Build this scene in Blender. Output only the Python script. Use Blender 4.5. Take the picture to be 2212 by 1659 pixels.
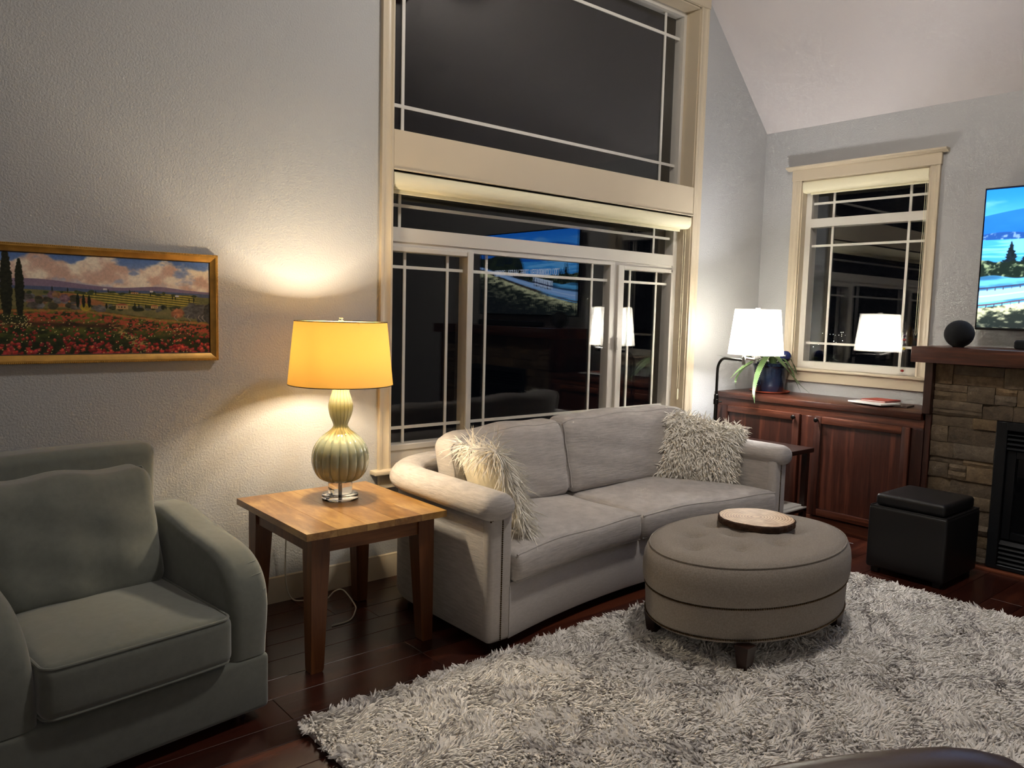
import bpy, bmesh, math, random
import numpy as np
from mathutils import Vector, Matrix
from mathutils.bvhtree import BVHTree

for _o in list(bpy.data.objects):
    bpy.data.objects.remove(_o)
SC = bpy.context.scene
COL = SC.collection
PI = math.pi

# ------------------------------------------------------------------ camera
# world: window wall is y=0, chimney wall is x=0, floor z=0, the room lies at x<0, y<0
CAM = np.array([-5.924, -3.788, 1.53])
FPX = 1698.2
YAW, PITCH, ROLL = math.radians(40.262), math.radians(5.28), math.radians(-1.457)
_f = np.array([math.sin(YAW) * math.cos(PITCH), math.cos(YAW) * math.cos(PITCH), -math.sin(PITCH)])
_r = np.array([math.cos(YAW), -math.sin(YAW), 0.0])
_d = np.cross(_f, _r)
_r2 = math.cos(ROLL) * _r + math.sin(ROLL) * _d
_d2 = -math.sin(ROLL) * _r + math.cos(ROLL) * _d
cam_data = bpy.data.cameras.new('camera')
cam = bpy.data.objects.new('camera', cam_data)
COL.objects.link(cam)
cam.matrix_world = Matrix(((_r2[0], -_d2[0], -_f[0], CAM[0]), (_r2[1], -_d2[1], -_f[1], CAM[1]),
                           (_r2[2], -_d2[2], -_f[2], CAM[2]), (0, 0, 0, 1)))
cam_data.sensor_width = 36.0
cam_data.lens = FPX / 2212 * 36.0
cam_data.clip_end = 2000
SC.camera = cam


def ray(px, py):
    return _r2 * (px - 1106) / FPX + _d2 * (py - 829.5) / FPX + _f


def at(px, py, depth):                      # point along a pixel's direction at a camera depth
    return Vector(CAM + ray(px, py) * depth)


# ------------------------------------------------------------------ world, exposure, render look
W = bpy.data.worlds.new('night_sky')
SC.world = W
W.use_nodes = True
W.node_tree.nodes['Background'].inputs[0].default_value = (0.25, 0.35, 0.6, 1)
W.node_tree.nodes['Background'].inputs[1].default_value = 0.0012
SC.view_settings.view_transform = 'Standard'
SC.view_settings.look = 'None'
SC.view_settings.exposure = 0.66
SC.view_settings.gamma = 1.0
SC.view_settings.use_curve_mapping = False
SC.cycles.max_bounces = 7
SC.cycles.diffuse_bounces = 4
SC.cycles.use_adaptive_sampling = True
SC.cycles.adaptive_threshold = 0.07
SC.cycles.adaptive_min_samples = 16
SC.cycles.glossy_bounces = 4
SC.cycles.transmission_bounces = 8
SC.cycles.transparent_max_bounces = 14
SC.cycles.sample_clamp_indirect = 40.0
SC.cycles.use_denoising = True
SC.cycles.caustics_reflective = False
SC.cycles.caustics_refractive = False

# light levels of the room's lamps and of the added fill globe (watts)
TABLE_LAMP_W = 50.0
FLOOR_LAMP_W = 47.0
FILL_GLOBE_LEVEL = 34.0  # strength of the fill globe added out of view
FAN_LEVEL = 150.0
TV_LEVEL = 2.0


# ------------------------------------------------------------------ materials
def s2l(c):
    c = np.asarray(c, float)
    return np.where(c <= 0.04045, c / 12.92, ((c + 0.055) / 1.055) ** 2.4)


def rgb(r, g, b):
    v = s2l([r / 255, g / 255, b / 255])
    return (float(v[0]), float(v[1]), float(v[2]), 1.0)


MATS = {}


def newmat(name):
    m = bpy.data.materials.new(name)
    m.use_nodes = True
    MATS[name] = m
    nt = m.node_tree
    return m, nt, nt.nodes['Principled BSDF']


def N(nt, typ, **kw):
    n = nt.nodes.new(typ)
    for k, v in kw.items():
        if k.startswith('i_'):
            key = k[2:]
            n.inputs[int(key) if key.isdigit() else key].default_value = v
        else:
            setattr(n, k, v)
    return n


def coords(nt, scale=(1, 1, 1), rnd=True):
    tc = N(nt, 'ShaderNodeTexCoord')
    mp = N(nt, 'ShaderNodeMapping')
    mp.inputs['Scale'].default_value = scale
    if rnd:
        oi = N(nt, 'ShaderNodeObjectInfo')
        ml = N(nt, 'ShaderNodeMath', operation='MULTIPLY')
        ml.inputs[1].default_value = 37.0
        nt.links.new(oi.outputs['Random'], ml.inputs[0])
        ad = N(nt, 'ShaderNodeVectorMath', operation='ADD')
        nt.links.new(tc.outputs['Object'], ad.inputs[0])
        nt.links.new(ml.outputs[0], ad.inputs[1])
        nt.links.new(ad.outputs[0], mp.inputs['Vector'])
    else:
        nt.links.new(tc.outputs['Object'], mp.inputs['Vector'])
    return mp.outputs[0]


def ramp(nt, fac, stops):
    r = N(nt, 'ShaderNodeValToRGB')
    el = r.color_ramp.elements
    while len(el) < len(stops):
        el.new(0.5)
    for e, (p, c) in zip(el, stops):
        e.position = p
        e.color = c
    nt.links.new(fac, r.inputs[0])
    return r.outputs[0]


def bump(nt, bsdf, height, strength=0.3, dist=0.01, chain=None):
    b = N(nt, 'ShaderNodeBump')
    b.inputs['Strength'].default_value = strength
    b.inputs['Distance'].default_value = dist
    nt.links.new(height, b.inputs['Height'])
    if chain is not None:
        nt.links.new(chain, b.inputs['Normal'])
    nt.links.new(b.outputs[0], bsdf.inputs['Normal'])
    return b.outputs[0]


def noise(nt, vec, scale, detail=3.0, rough=0.5):
    n = N(nt, 'ShaderNodeTexNoise')
    n.inputs['Scale'].default_value = scale
    n.inputs['Detail'].default_value = detail
    n.inputs['Roughness'].default_value = rough
    nt.links.new(vec, n.inputs['Vector'])
    return n.outputs['Fac']


def plain(name, col, rough=0.5, metal=0.0, spec=0.5, nscale=0.0, nstr=0.1, ndist=0.002, var=0.0):
    m, nt, b = newmat(name)
    b.inputs['Base Color'].default_value = col
    b.inputs['Roughness'].default_value = rough
    b.inputs['Metallic'].default_value = metal
    b.inputs['Specular IOR Level'].default_value = spec
    if nscale:
        v = coords(nt)
        f = noise(nt, v, nscale)
        bump(nt, b, f, nstr, ndist)
        if var:
            lo = tuple(c * (1 - var) for c in col[:3]) + (1,)
            hi = tuple(min(1, c * (1 + var)) for c in col[:3]) + (1,)
            nt.links.new(ramp(nt, noise(nt, v, nscale * 0.3), [(0.3, lo), (0.7, hi)]), b.inputs['Base Color'])
    return m


def wood(name, dark, mid, light, axis='x', gscale=14.0, rough=0.4, spec=0.5, coat=0.0, stretch=0.07, bstr=0.12, rv=0.16):
    m, nt, b = newmat(name)
    sc = {'x': (stretch, 1, 1), 'y': (1, stretch, 1), 'z': (1, 1, stretch)}[axis]
    v = coords(nt, sc)
    f1 = noise(nt, v, gscale, 5.0, 0.6)
    f2 = noise(nt, v, gscale * 7, 3.0, 0.6)
    w = N(nt, 'ShaderNodeMath', operation='MULTIPLY_ADD')
    w.inputs[1].default_value = 0.35
    nt.links.new(f2, w.inputs[0])
    nt.links.new(f1, w.inputs[2])
    sn = N(nt, 'ShaderNodeMath', operation='SINE')
    ml = N(nt, 'ShaderNodeMath', operation='MULTIPLY')
    ml.inputs[1].default_value = 22.0
    nt.links.new(f1, ml.inputs[0])
    nt.links.new(ml.outputs[0], sn.inputs[0])
    a = N(nt, 'ShaderNodeMath', operation='MULTIPLY_ADD')
    a.inputs[1].default_value = 0.07
    nt.links.new(sn.outputs[0], a.inputs[0])
    nt.links.new(w.outputs[0], a.inputs[2])
    oi = N(nt, 'ShaderNodeObjectInfo')
    vr = N(nt, 'ShaderNodeMath', operation='MULTIPLY_ADD')
    vr.inputs[1].default_value = rv
    nt.links.new(oi.outputs['Random'], vr.inputs[0])
    nt.links.new(a.outputs[0], vr.inputs[2])
    nt.links.new(ramp(nt, vr.outputs[0], [(0.48, dark), (0.72, mid), (0.98, light)]), b.inputs['Base Color'])
    b.inputs['Roughness'].default_value = rough
    b.inputs['Specular IOR Level'].default_value = spec
    b.inputs['Coat Weight'].default_value = coat
    b.inputs['Coat Roughness'].default_value = 0.25
    bump(nt, b, f2, bstr, 0.002)
    return m


def fabric(name, col, weave=900.0, slub=(1, 1, 1), slub_scale=40.0, var=0.12, bstr=0.35, sheen=0.2, wrinkle=0.0):
    m, nt, b = newmat(name)
    v = coords(nt, (1, 1, 1))
    vs = coords(nt, slub)
    f1 = noise(nt, vs, slub_scale, 4.0, 0.65)
    f2 = noise(nt, v, weave, 1.0)
    lo = tuple(c * (1 - var) for c in col[:3]) + (1,)
    hi = tuple(min(1, c * (1 + var)) for c in col[:3]) + (1,)
    nt.links.new(ramp(nt, f1, [(0.35, lo), (0.65, hi)]), b.inputs['Base Color'])
    b.inputs['Roughness'].default_value = 0.92
    b.inputs['Specular IOR Level'].default_value = 0.15
    b.inputs['Sheen Weight'].default_value = sheen
    b.inputs['Sheen Roughness'].default_value = 0.5
    n1 = bump(nt, b, f1, bstr, 0.0025)
    n2 = bump(nt, b, f2, bstr * 0.8, 0.0012, n1)
    if wrinkle:
        bump(nt, b, noise(nt, v, 7.0, 2.0), wrinkle, 0.02, n2)
    return m


def attr_mat(name, attr='Col', rough=0.7, emit=0.0, bscale=0.0, spec=0.3):
    m, nt, b = newmat(name)
    a = N(nt, 'ShaderNodeAttribute', attribute_name=attr)
    b.inputs['Roughness'].default_value = rough
    b.inputs['Specular IOR Level'].default_value = spec
    if emit:
        b.inputs['Base Color'].default_value = (0.01, 0.01, 0.01, 1)
        nt.links.new(a.outputs['Color'], b.inputs['Emission Color'])
        b.inputs['Emission Strength'].default_value = emit
    else:
        nt.links.new(a.outputs['Color'], b.inputs['Base Color'])
    if bscale:
        bump(nt, b, noise(nt, coords(nt), bscale), 0.3, 0.002)
    return m


def glass_sheet(name, f0=0.05, tint=(1, 1, 1, 1)):
    """thin pane: clear, with a mirror reflection that grows towards grazing angles"""
    m, nt, b = newmat(name)
    nt.nodes.remove(b)
    out = nt.nodes['Material Output']
    lw = N(nt, 'ShaderNodeLayerWeight')
    lw.inputs[0].default_value = 0.5
    pw = N(nt, 'ShaderNodeMath', operation='POWER')
    pw.inputs[1].default_value = 5.0
    nt.links.new(lw.outputs['Facing'], pw.inputs[0])
    ma = N(nt, 'ShaderNodeMath', operation='MULTIPLY_ADD')
    ma.inputs[1].default_value = 1 - f0
    ma.inputs[2].default_value = f0
    nt.links.new(pw.outputs[0], ma.inputs[0])
    tr = N(nt, 'ShaderNodeBsdfTransparent')
    tr.inputs[0].default_value = tint
    gl = N(nt, 'ShaderNodeBsdfGlossy')
    gl.inputs['Roughness'].default_value = 0.0
    mx = N(nt, 'ShaderNodeMixShader')
    nt.links.new(ma.outputs[0], mx.inputs[0])
    nt.links.new(tr.outputs[0], mx.inputs[1])
    nt.links.new(gl.outputs[0], mx.inputs[2])
    nt.links.new(mx.outputs[0], out.inputs[0])
    return m


def yarn_mat(name, trans=0.45):
    """wool: soft, lets light through the fibres; colour from the mesh"""
    m, nt, b = newmat(name)
    nt.nodes.remove(b)
    out = nt.nodes['Material Output']
    a = N(nt, 'ShaderNodeAttribute', attribute_name='Col')
    df = N(nt, 'ShaderNodeBsdfDiffuse')
    tl = N(nt, 'ShaderNodeBsdfTranslucent')
    mx = N(nt, 'ShaderNodeMixShader')
    mx.inputs[0].default_value = trans
    nt.links.new(a.outputs['Color'], df.inputs[0])
    nt.links.new(a.outputs['Color'], tl.inputs[0])
    nt.links.new(df.outputs[0], mx.inputs[1])
    nt.links.new(tl.outputs[0], mx.inputs[2])
    nt.links.new(mx.outputs[0], out.inputs[0])
    return m


def clear_solid(name, ior=1.49, col=(1, 1, 1, 1), rough=0.0):
    m, nt, b = newmat(name)
    b.inputs['Base Color'].default_value = col
    b.inputs['Transmission Weight'].default_value = 1.0
    b.inputs['Roughness'].default_value = rough
    b.inputs['IOR'].default_value = ior
    return m


def shade_mat(name, col, trans, tcol, weave=500.0):
    m, nt, b = newmat(name)
    nt.nodes.remove(b)
    out = nt.nodes['Material Output']
    df = N(nt, 'ShaderNodeBsdfDiffuse')
    df.inputs[0].default_value = col
    tl = N(nt, 'ShaderNodeBsdfTranslucent')
    v = coords(nt, (1, 1, 1))
    lo = tuple(c * 0.9 for c in tcol[:3]) + (1,)
    nt.links.new(ramp(nt, noise(nt, v, weave, 2.0), [(0.3, lo), (0.7, tcol)]), tl.inputs[0])
    mx = N(nt, 'ShaderNodeMixShader')
    mx.inputs[0].default_value = trans
    nt.links.new(df.outputs[0], mx.inputs[1])
    nt.links.new(tl.outputs[0], mx.inputs[2])
    nt.links.new(mx.outputs[0], out.inputs[0])
    return m


def wall_paint(name, col, scale=95.0, strength=0.5, dist=0.004):
    m, nt, b = newmat(name)
    b.inputs['Base Color'].default_value = col
    b.inputs['Roughness'].default_value = 0.62
    b.inputs['Specular IOR Level'].default_value = 0.3
    v = coords(nt, rnd=False)
    f = noise(nt, v, scale, 3.0, 0.55)
    bump(nt, b, f, strength, dist)
    return m


M_WALL = wall_paint('wall_paint', rgb(180, 180, 180), 105.0, 0.8, 0.004)
M_CEIL = wall_paint('ceiling_paint', rgb(204, 198, 197), 60.0, 0.25, 0.003)
M_TRIM = plain('cream_trim', rgb(198, 184, 160), 0.38)
M_VINYL = plain('white_vinyl', rgb(208, 203, 194), 0.4)
M_GRILLE = plain('grille_white', rgb(228, 224, 214), 0.5)
M_GLASS = glass_sheet('window_glass', 0.07)
M_BLIND = plain('blind_fabric', rgb(232, 224, 192), 0.8, nscale=400, nstr=0.1)
M_FLOORW = wood('floor_walnut', rgb(34, 14, 10), rgb(62, 28, 20), rgb(92, 46, 30), 'x', 9.0, 0.26, 0.5, 0.25, 0.06, 0.2)
M_SUB = plain('subfloor', rgb(24, 12, 9), 0.6)
M_BROWNT = wood('table_wood', rgb(72, 44, 18), rgb(136, 94, 46), rgb(178, 138, 80), 'y', 7.0, 0.30, 0.5, 0.3, 0.28, 0.05, 0.30)
M_APRON = wood('table_apron_wood', rgb(70, 36, 16), rgb(108, 62, 28), rgb(132, 82, 42), 'x', 9.0, 0.4, 0.4, 0.1, 0.10, 0.05)
M_LEGW = wood('table_leg_wood', rgb(60, 30, 14), rgb(96, 54, 26), rgb(116, 70, 36), 'z', 11.0, 0.4, 0.4, 0.1, 0.08, 0.05)
M_OAKX = wood('oak_red_x', rgb(38, 17, 11), rgb(82, 41, 25), rgb(118, 66, 43), 'x', 16.0, 0.36, 0.5, 0.2, 0.05)
M_OAKY = wood('oak_red_y', rgb(38, 17, 11), rgb(82, 41, 25), rgb(118, 66, 43), 'y', 16.0, 0.36, 0.5, 0.2, 0.05)
M_OAKZ = wood('oak_red_z', rgb(32, 14, 10), rgb(64, 31, 21), rgb(92, 48, 33), 'z', 16.0, 0.38, 0.5, 0.2, 0.05)
M_ESPRESSO = plain('espresso_wood', rgb(44, 24, 18), 0.35, nscale=40, nstr=0.05, var=0.2)
M_SOFA = fabric('sofa_linen', rgb(186, 180, 175), 900, (0.12, 0.12, 1), 110.0, 0.13, 0.7, 0.15)
M_SOFAS = fabric('sofa_linen_smooth', rgb(182, 176, 171), 900, (0.3, 0.3, 1), 110.0, 0.05, 0.3, 0.15)
M_OTTO = fabric('ottoman_tweed', rgb(150, 141, 131), 700, (1, 1, 1), 160.0, 0.16, 0.5, 0.1)
M_CHAIR = fabric('chair_suede', rgb(108, 111, 103), 1000, (1, 1, 1), 30.0, 0.07, 0.2, 0.5)
M_CHAIRP = fabric('chair_piping', rgb(114, 117, 109), 1000, (1, 1, 1), 60.0, 0.05, 0.2, 0.4)
M_NAIL = plain('antique_brass', rgb(92, 74, 52), 0.35, 1.0)
M_DARKMET = plain('dark_bronze', rgb(52, 50, 48), 0.35, 1.0)
M_NICKEL = plain('brushed_nickel', rgb(168, 166, 162), 0.3, 1.0)
M_GOLD = plain('gilt_wood', rgb(198, 150, 70), 0.35, 0.4, nscale=60, nstr=0.15, var=0.2)
M_CREAMP = fabric('pillow_back', rgb(236, 226, 200), 900, (1, 1, 1), 60.0, 0.04, 0.2, 0.1, 0.5)
M_FUR = yarn_mat("fur", 0.06)
M_RUG = yarn_mat("rug_yarn", 0.06)
M_RUGBASE = plain('rug_backing', rgb(240, 235, 228), 0.95)
M_LEATHER = plain('black_leather', rgb(22, 21, 22), 0.45, nscale=260, nstr=0.15)
M_BRLEATHER = plain('brown_leather', rgb(74, 56, 46), 0.36, nscale=220, nstr=0.12)
M_BLACKMET = plain('black_metal', rgb(20, 22, 26), 0.45, 0.3)
M_BLKGLASS = plain('firebox_glass', rgb(8, 9, 11), 0.08)
M_BLKPLASTIC = plain('black_plastic', rgb(20, 20, 21), 0.45)
M_SPKFAB = fabric('speaker_mesh', rgb(34, 35, 37), 1500, (1, 1, 1), 300.0, 0.2, 0.4, 0.1)
M_LAMPGLASS = plain('celadon_glass', rgb(150, 157, 138), 0.07, spec=0.6)
M_LAMPGLASS.node_tree.nodes['Principled BSDF'].inputs['Coat Weight'].default_value = 0.6
M_ACRYL = clear_solid('acrylic', 1.45)
M_CORD = plain('white_cord', rgb(214, 208, 190), 0.5)
M_SHADEY = shade_mat('yellow_shade', rgb(200, 172, 112), 0.078, rgb(255, 194, 88))
M_SHADEW = shade_mat('white_shade', rgb(240, 236, 226), 0.55, rgb(255, 250, 236))


def glow_mat(name, col, level):
    m, nt, b = newmat(name)
    b.inputs['Base Color'].default_value = (0.8, 0.8, 0.78, 1)
    b.inputs['Emission Color'].default_value = col
    b.inputs['Emission Strength'].default_value = level
    return m


M_BOWL = glow_mat('fan_bowl_glass', (1.0, 0.935, 0.85, 1), FAN_LEVEL)
M_FILLGLOBE = glow_mat('fill_globe_glow', (1.0, 0.92, 0.82, 1), FILL_GLOBE_LEVEL)  # glow of the added ambient fill globe
M_POT = plain('blue_glaze', rgb(17, 28, 46), 0.15, nscale=14, nstr=0.06, var=0.5)
M_TERRA = plain('terracotta', rgb(150, 70, 48), 0.6)
M_SOIL = plain('soil', rgb(40, 30, 22), 0.95, nscale=80, nstr=0.8)
M_ALOE = plain('aloe_green', rgb(66, 86, 48), 0.45, nscale=12, nstr=0.05, var=0.25)
M_ALOETIP = plain('aloe_teeth', rgb(190, 196, 150), 0.5)
M_GLOBE = plain('blue_swirl_glass', rgb(40, 52, 110), 0.06, nscale=30, nstr=0.02, var=0.8)
M_PAPERW = plain('white_paper', rgb(232, 230, 226), 0.7)
M_REDCOVER = plain('red_cover', rgb(186, 62, 44), 0.45)
M_DARKCOVER = plain('dark_cover', rgb(70, 54, 46), 0.5)
M_BARK = plain('bark', rgb(70, 46, 30), 0.9, nscale=60, nstr=0.9, ndist=0.01, var=0.5)
M_LIQRED = plain('red_liquid', rgb(170, 26, 26), 0.1)
M_LIQYEL = plain('yellow_liquid', rgb(226, 206, 80), 0.1)
M_LIQBLU = plain('dark_liquid', rgb(60, 40, 70), 0.1)
M_THGLASS = glass_sheet('thermometer_glass', 0.08)
M_BULB = newmat('bulb')[0]
M_BULB.node_tree.nodes['Principled BSDF'].inputs['Emission Color'].default_value = (1, 0.86, 0.62, 1)
M_BULB.node_tree.nodes['Principled BSDF'].inputs['Emission Strength'].default_value = 12.0
M_TOWN = newmat('town_light')[0]
M_TOWN.node_tree.nodes['Principled BSDF'].inputs['Emission Color'].default_value = (1, 0.92, 0.78, 1)
M_TOWN.node_tree.nodes['Principled BSDF'].inputs['Emission Strength'].default_value = 14.0
M_TV = attr_mat('tv_picture', rough=0.2, emit=TV_LEVEL)
for _m in (M_TV, M_TOWN, M_BULB):
    _m.cycles.emission_sampling = 'NONE'
M_PAINT = attr_mat('oil_paint', rough=0.55, bscale=220.0)


def slice_mat():
    m, nt, b = newmat('wood_slice_rings')
    v = coords(nt, (1, 1.18, 1), rnd=False)
    ln = N(nt, 'ShaderNodeVectorMath', operation='LENGTH')
    nt.links.new(v, ln.inputs[0])
    nz = noise(nt, v, 6.0, 3.0)
    a = N(nt, 'ShaderNodeMath', operation='MULTIPLY_ADD')
    a.inputs[1].default_value = 0.03
    nt.links.new(nz, a.inputs[0])
    nt.links.new(ln.outputs['Value'], a.inputs[2])
    ml = N(nt, 'ShaderNodeMath', operation='MULTIPLY')
    ml.inputs[1].default_value = 420.0
    nt.links.new(a.outputs[0], ml.inputs[0])
    sn = N(nt, 'ShaderNodeMath', operation='SINE')
    nt.links.new(ml.outputs[0], sn.inputs[0])
    ad = N(nt, 'ShaderNodeMath', operation='MULTIPLY_ADD')
    ad.inputs[1].default_value = 0.25
    nt.links.new(sn.outputs[0], ad.inputs[0])
    nt.links.new(noise(nt, v, 22.0, 4.0), ad.inputs[2])
    nt.links.new(ramp(nt, ad.outputs[0], [(0.2, rgb(158, 118, 84)), (0.55, rgb(204, 166, 126)), (0.85, rgb(222, 190, 152))]),
                 b.inputs['Base Color'])
    b.inputs['Roughness'].default_value = 0.5
    return m


M_SLICE = slice_mat()


def stone_mat():
    m, nt, b = newmat('ledge_stone')
    v = coords(nt)
    oi = N(nt, 'ShaderNodeObjectInfo')
    c1 = ramp(nt, oi.outputs['Random'], [(0.0, rgb(94, 82, 68)), (0.35, rgb(114, 99, 79)), (0.6, rgb(126, 107, 81)),
                                        (0.8, rgb(102, 95, 86)), (1.0, rgb(138, 115, 86))])
    f = noise(nt, v, 22.0, 6.0, 0.65)
    c2 = ramp(nt, f, [(0.3, (0.55, 0.52, 0.5, 1)), (0.7, (1.15, 1.1, 1.0, 1))])
    mx = N(nt, 'ShaderNodeMix', data_type='RGBA', blend_type='MULTIPLY')
    mx.inputs['Factor'].default_value = 1.0
    nt.links.new(c1, mx.inputs['A'])
    nt.links.new(c2, mx.inputs['B'])
    nt.links.new(mx.outputs['Result'], b.inputs['Base Color'])
    b.inputs['Roughness'].default_value = 0.85
    bump(nt, b, noise(nt, v, 30.0, 6.0, 0.7), 0.7, 0.012)
    return m


M_STONE = stone_mat()
M_MORTAR = plain('stone_backing', rgb(58, 50, 42), 0.95)


# ------------------------------------------------------------------ mesh helpers
class MB:
    """collects verts and faces for ONE mesh"""

    def __init__(self):
        self.v = []
        self.f = []

    def add(self, verts, faces):
        o = len(self.v)
        self.v += [tuple(float(c) for c in p) for p in verts]
        self.f += [tuple(i + o for i in f) for f in faces]
        return self

    def box(self, x0, x1, y0, y1, z0, z1, bev=0.0, seg=2):
        x0, x1 = min(x0, x1), max(x0, x1)
        y0, y1 = min(y0, y1), max(y0, y1)
        z0, z1 = min(z0, z1), max(z0, z1)
        if bev <= 0:
            vs = [(x, y, z) for x in (x0, x1) for y in (y0, y1) for z in (z0, z1)]
            return self.add(vs, [(0, 1, 3, 2), (4, 6, 7, 5), (0, 4, 5, 1), (2, 3, 7, 6), (0, 2, 6, 4), (1, 5, 7, 3)])
        bm = bmesh.new()
        bmesh.ops.create_cube(bm, size=1.0)
        for q in bm.verts:
            q.co = Vector((x0 + (q.co.x + .5) * (x1 - x0), y0 + (q.co.y + .5) * (y1 - y0), z0 + (q.co.z + .5) * (z1 - z0)))
        bmesh.ops.bevel(bm, geom=bm.edges[:], offset=bev, segments=seg, profile=0.5, affect='EDGES')
        return self.bm(bm)

    def bm(self, bm):
        bm.verts.index_update()
        vs = [q.co[:] for q in bm.verts]
        fs = [tuple(q.index for q in f.verts) for f in bm.faces]
        bm.free()
        return self.add(vs, fs)

    def lathe(self, prof, n=32, c=(0, 0, 0), fn=None, sx=1.0, sy=1.0, cap=(False, False)):
        vs = []
        for (r, z) in prof:
            for i in range(n):
                a = 2 * PI * i / n
                rr = fn(r, z, a) if fn else r
                vs.append((c[0] + rr * math.cos(a) * sx, c[1] + rr * math.sin(a) * sy, c[2] + z))
        fs = []
        for k in range(len(prof) - 1):
            for i in range(n):
                j = (i + 1) % n
                fs.append((k * n + i, k * n + j, (k + 1) * n + j, (k + 1) * n + i))
        if cap[0]:
            fs.append(tuple(range(n))[::-1])
        if cap[1]:
            fs.append(tuple(range((len(prof) - 1) * n, len(prof) * n)))
        return self.add(vs, fs)

    def tube(self, path, r, n=8, closed=False, cap=True):
        P = [Vector(p) for p in path]
        rs = r if isinstance(r, (list, tuple)) else [r] * len(P)
        vs = []
        up = None
        for i, p in enumerate(P):
            a = P[(i - 1) % len(P)] if (closed or i > 0) else P[i]
            b = P[(i + 1) % len(P)] if (closed or i < len(P) - 1) else P[i]
            t = (b - a).normalized() if (b - a).length > 1e-9 else Vector((0, 0, 1))
            if up is None:
                up = Vector((0, 0, 1)) if abs(t.z) < 0.9 else Vector((1, 0, 0))
            s = t.cross(up)
            if s.length < 1e-6:
                s = t.cross(Vector((0.3, 1, 0.2)))
            s.normalize()
            u = s.cross(t).normalized()
            up = u
            for k in range(n):
                an = 2 * PI * k / n
                vs.append(tuple(p + (s * math.cos(an) + u * math.sin(an)) * rs[i]))
        fs = []
        m = len(P)
        for i in range(m if closed else m - 1):
            for k in range(n):
                a, b = i * n, ((i + 1) % m) * n
                fs.append((a + k, a + (k + 1) % n, b + (k + 1) % n, b + k))
        if cap and not closed:
            fs.append(tuple(range(n))[::-1])
            fs.append(tuple(range((m - 1) * n, m * n)))
        return self.add(vs, fs)

    def loft(self, rings, closed_ring=True, caps=True):
        n = len(rings[0])
        vs = [p for r in rings for p in r]
        fs = []
        for i in range(len(rings) - 1):
            for k in range(n if closed_ring else n - 1):
                a, b = i * n, (i + 1) * n
                fs.append((a + k, a + (k + 1) % n, b + (k + 1) % n, b + k))
        if caps and closed_ring:
            fs.append(tuple(range(n))[::-1])
            fs.append(tuple(range((len(rings) - 1) * n, len(rings) * n)))
        return self.add(vs, fs)

    def ball(self, c, r, seg=16, rings=10, sz=1.0):
        prof = [(max(1e-4, r * math.sin(PI * k / rings)), -r * sz * math.cos(PI * k / rings)) for k in range(rings + 1)]
        return self.lathe(prof, seg, c)

    def rbox(self, hx, hy, hz, r, n=(8, 8, 4), fn=None, k=3):
        """rounded box about the origin, gridded, then deformed by fn(P)->P"""
        def ax(h, m):
            a = np.linspace(-h, -h + r, k + 1)
            b = np.linspace(-h + r, h - r, m + 1)
            return np.concatenate([a[:-1], b, -a[::-1][1:]])
        A = [ax(hx, n[0]), ax(hy, n[1]), ax(hz, n[2])]
        H = np.array([hx, hy, hz])
        vs, fs, off = [], [], 0
        for d in range(3):
            e, g = (d + 1) % 3, (d + 2) % 3
            for s in (-1, 1):
                U, V = np.meshgrid(A[e], A[g], indexing='ij')
                P = np.zeros(U.shape + (3,))
                P[..., d] = s * H[d]
                P[..., e] = U
                P[..., g] = V
                nu, nv = U.shape
                P = P.reshape(-1, 3)
                Q = np.clip(P, -(H - r), H - r)
                D = P - Q
                D = D / np.maximum(np.linalg.norm(D, axis=1, keepdims=True), 1e-9) * r
                vs.append(Q + D)
                for i in range(nu - 1):
                    for j in range(nv - 1):
                        q = (off + i * nv + j, off + (i + 1) * nv + j, off + (i + 1) * nv + j + 1, off + i * nv + j + 1)
                        fs.append(q if s > 0 else q[::-1])
                off += nu * nv
        P = np.concatenate(vs)
        if fn is not None:
            P = fn(P)
        key = {}
        idx = np.zeros(len(P), int)
        out = []
        for i, p in enumerate(np.round(P, 5)):
            t = tuple(p)
            if t not in key:
                key[t] = len(out)
                out.append(P[i])
            idx[i] = key[t]
        ff = []
        for f in fs:
            g = []
            for i in f:
                if idx[i] not in g:
                    g.append(int(idx[i]))
            if len(g) > 2:
                ff.append(tuple(g))
        return self.add(out, ff)


def mesh_of(mb, name, smooth=40):
    me = bpy.data.meshes.new(name)
    me.from_pydata(mb.v, [], mb.f)
    me.validate()
    bm = bmesh.new()
    bm.from_mesh(me)
    bmesh.ops.recalc_face_normals(bm, faces=bm.faces[:])
    bm.to_mesh(me)
    bm.free()
    if smooth:
        me.polygons.foreach_set('use_smooth', [True] * len(me.polygons))
        me.set_sharp_from_angle(angle=math.radians(smooth))
    return me


ORIGIN = {}


def tag(o, label=None, cat=None, group=None, kind=None):
    if label:
        o['label'] = label
    if cat:
        o['category'] = cat
    if group:
        o['group'] = group
    if kind:
        o['kind'] = kind
    return o


def thing(name, label, cat, loc=(0, 0, 0), rotz=0.0, group=None, local=False, kind=None):
    """an Empty at the thing's base; parts are given in world coordinates unless local"""
    o = bpy.data.objects.new(name, None)
    o.empty_display_size = 0.05
    COL.objects.link(o)
    o.location = loc
    o.rotation_euler = (0, 0, rotz)
    ORIGIN[o.name] = Vector((0, 0, 0)) if local else Vector(loc)
    return tag(o, label, cat, group, kind)


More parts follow.
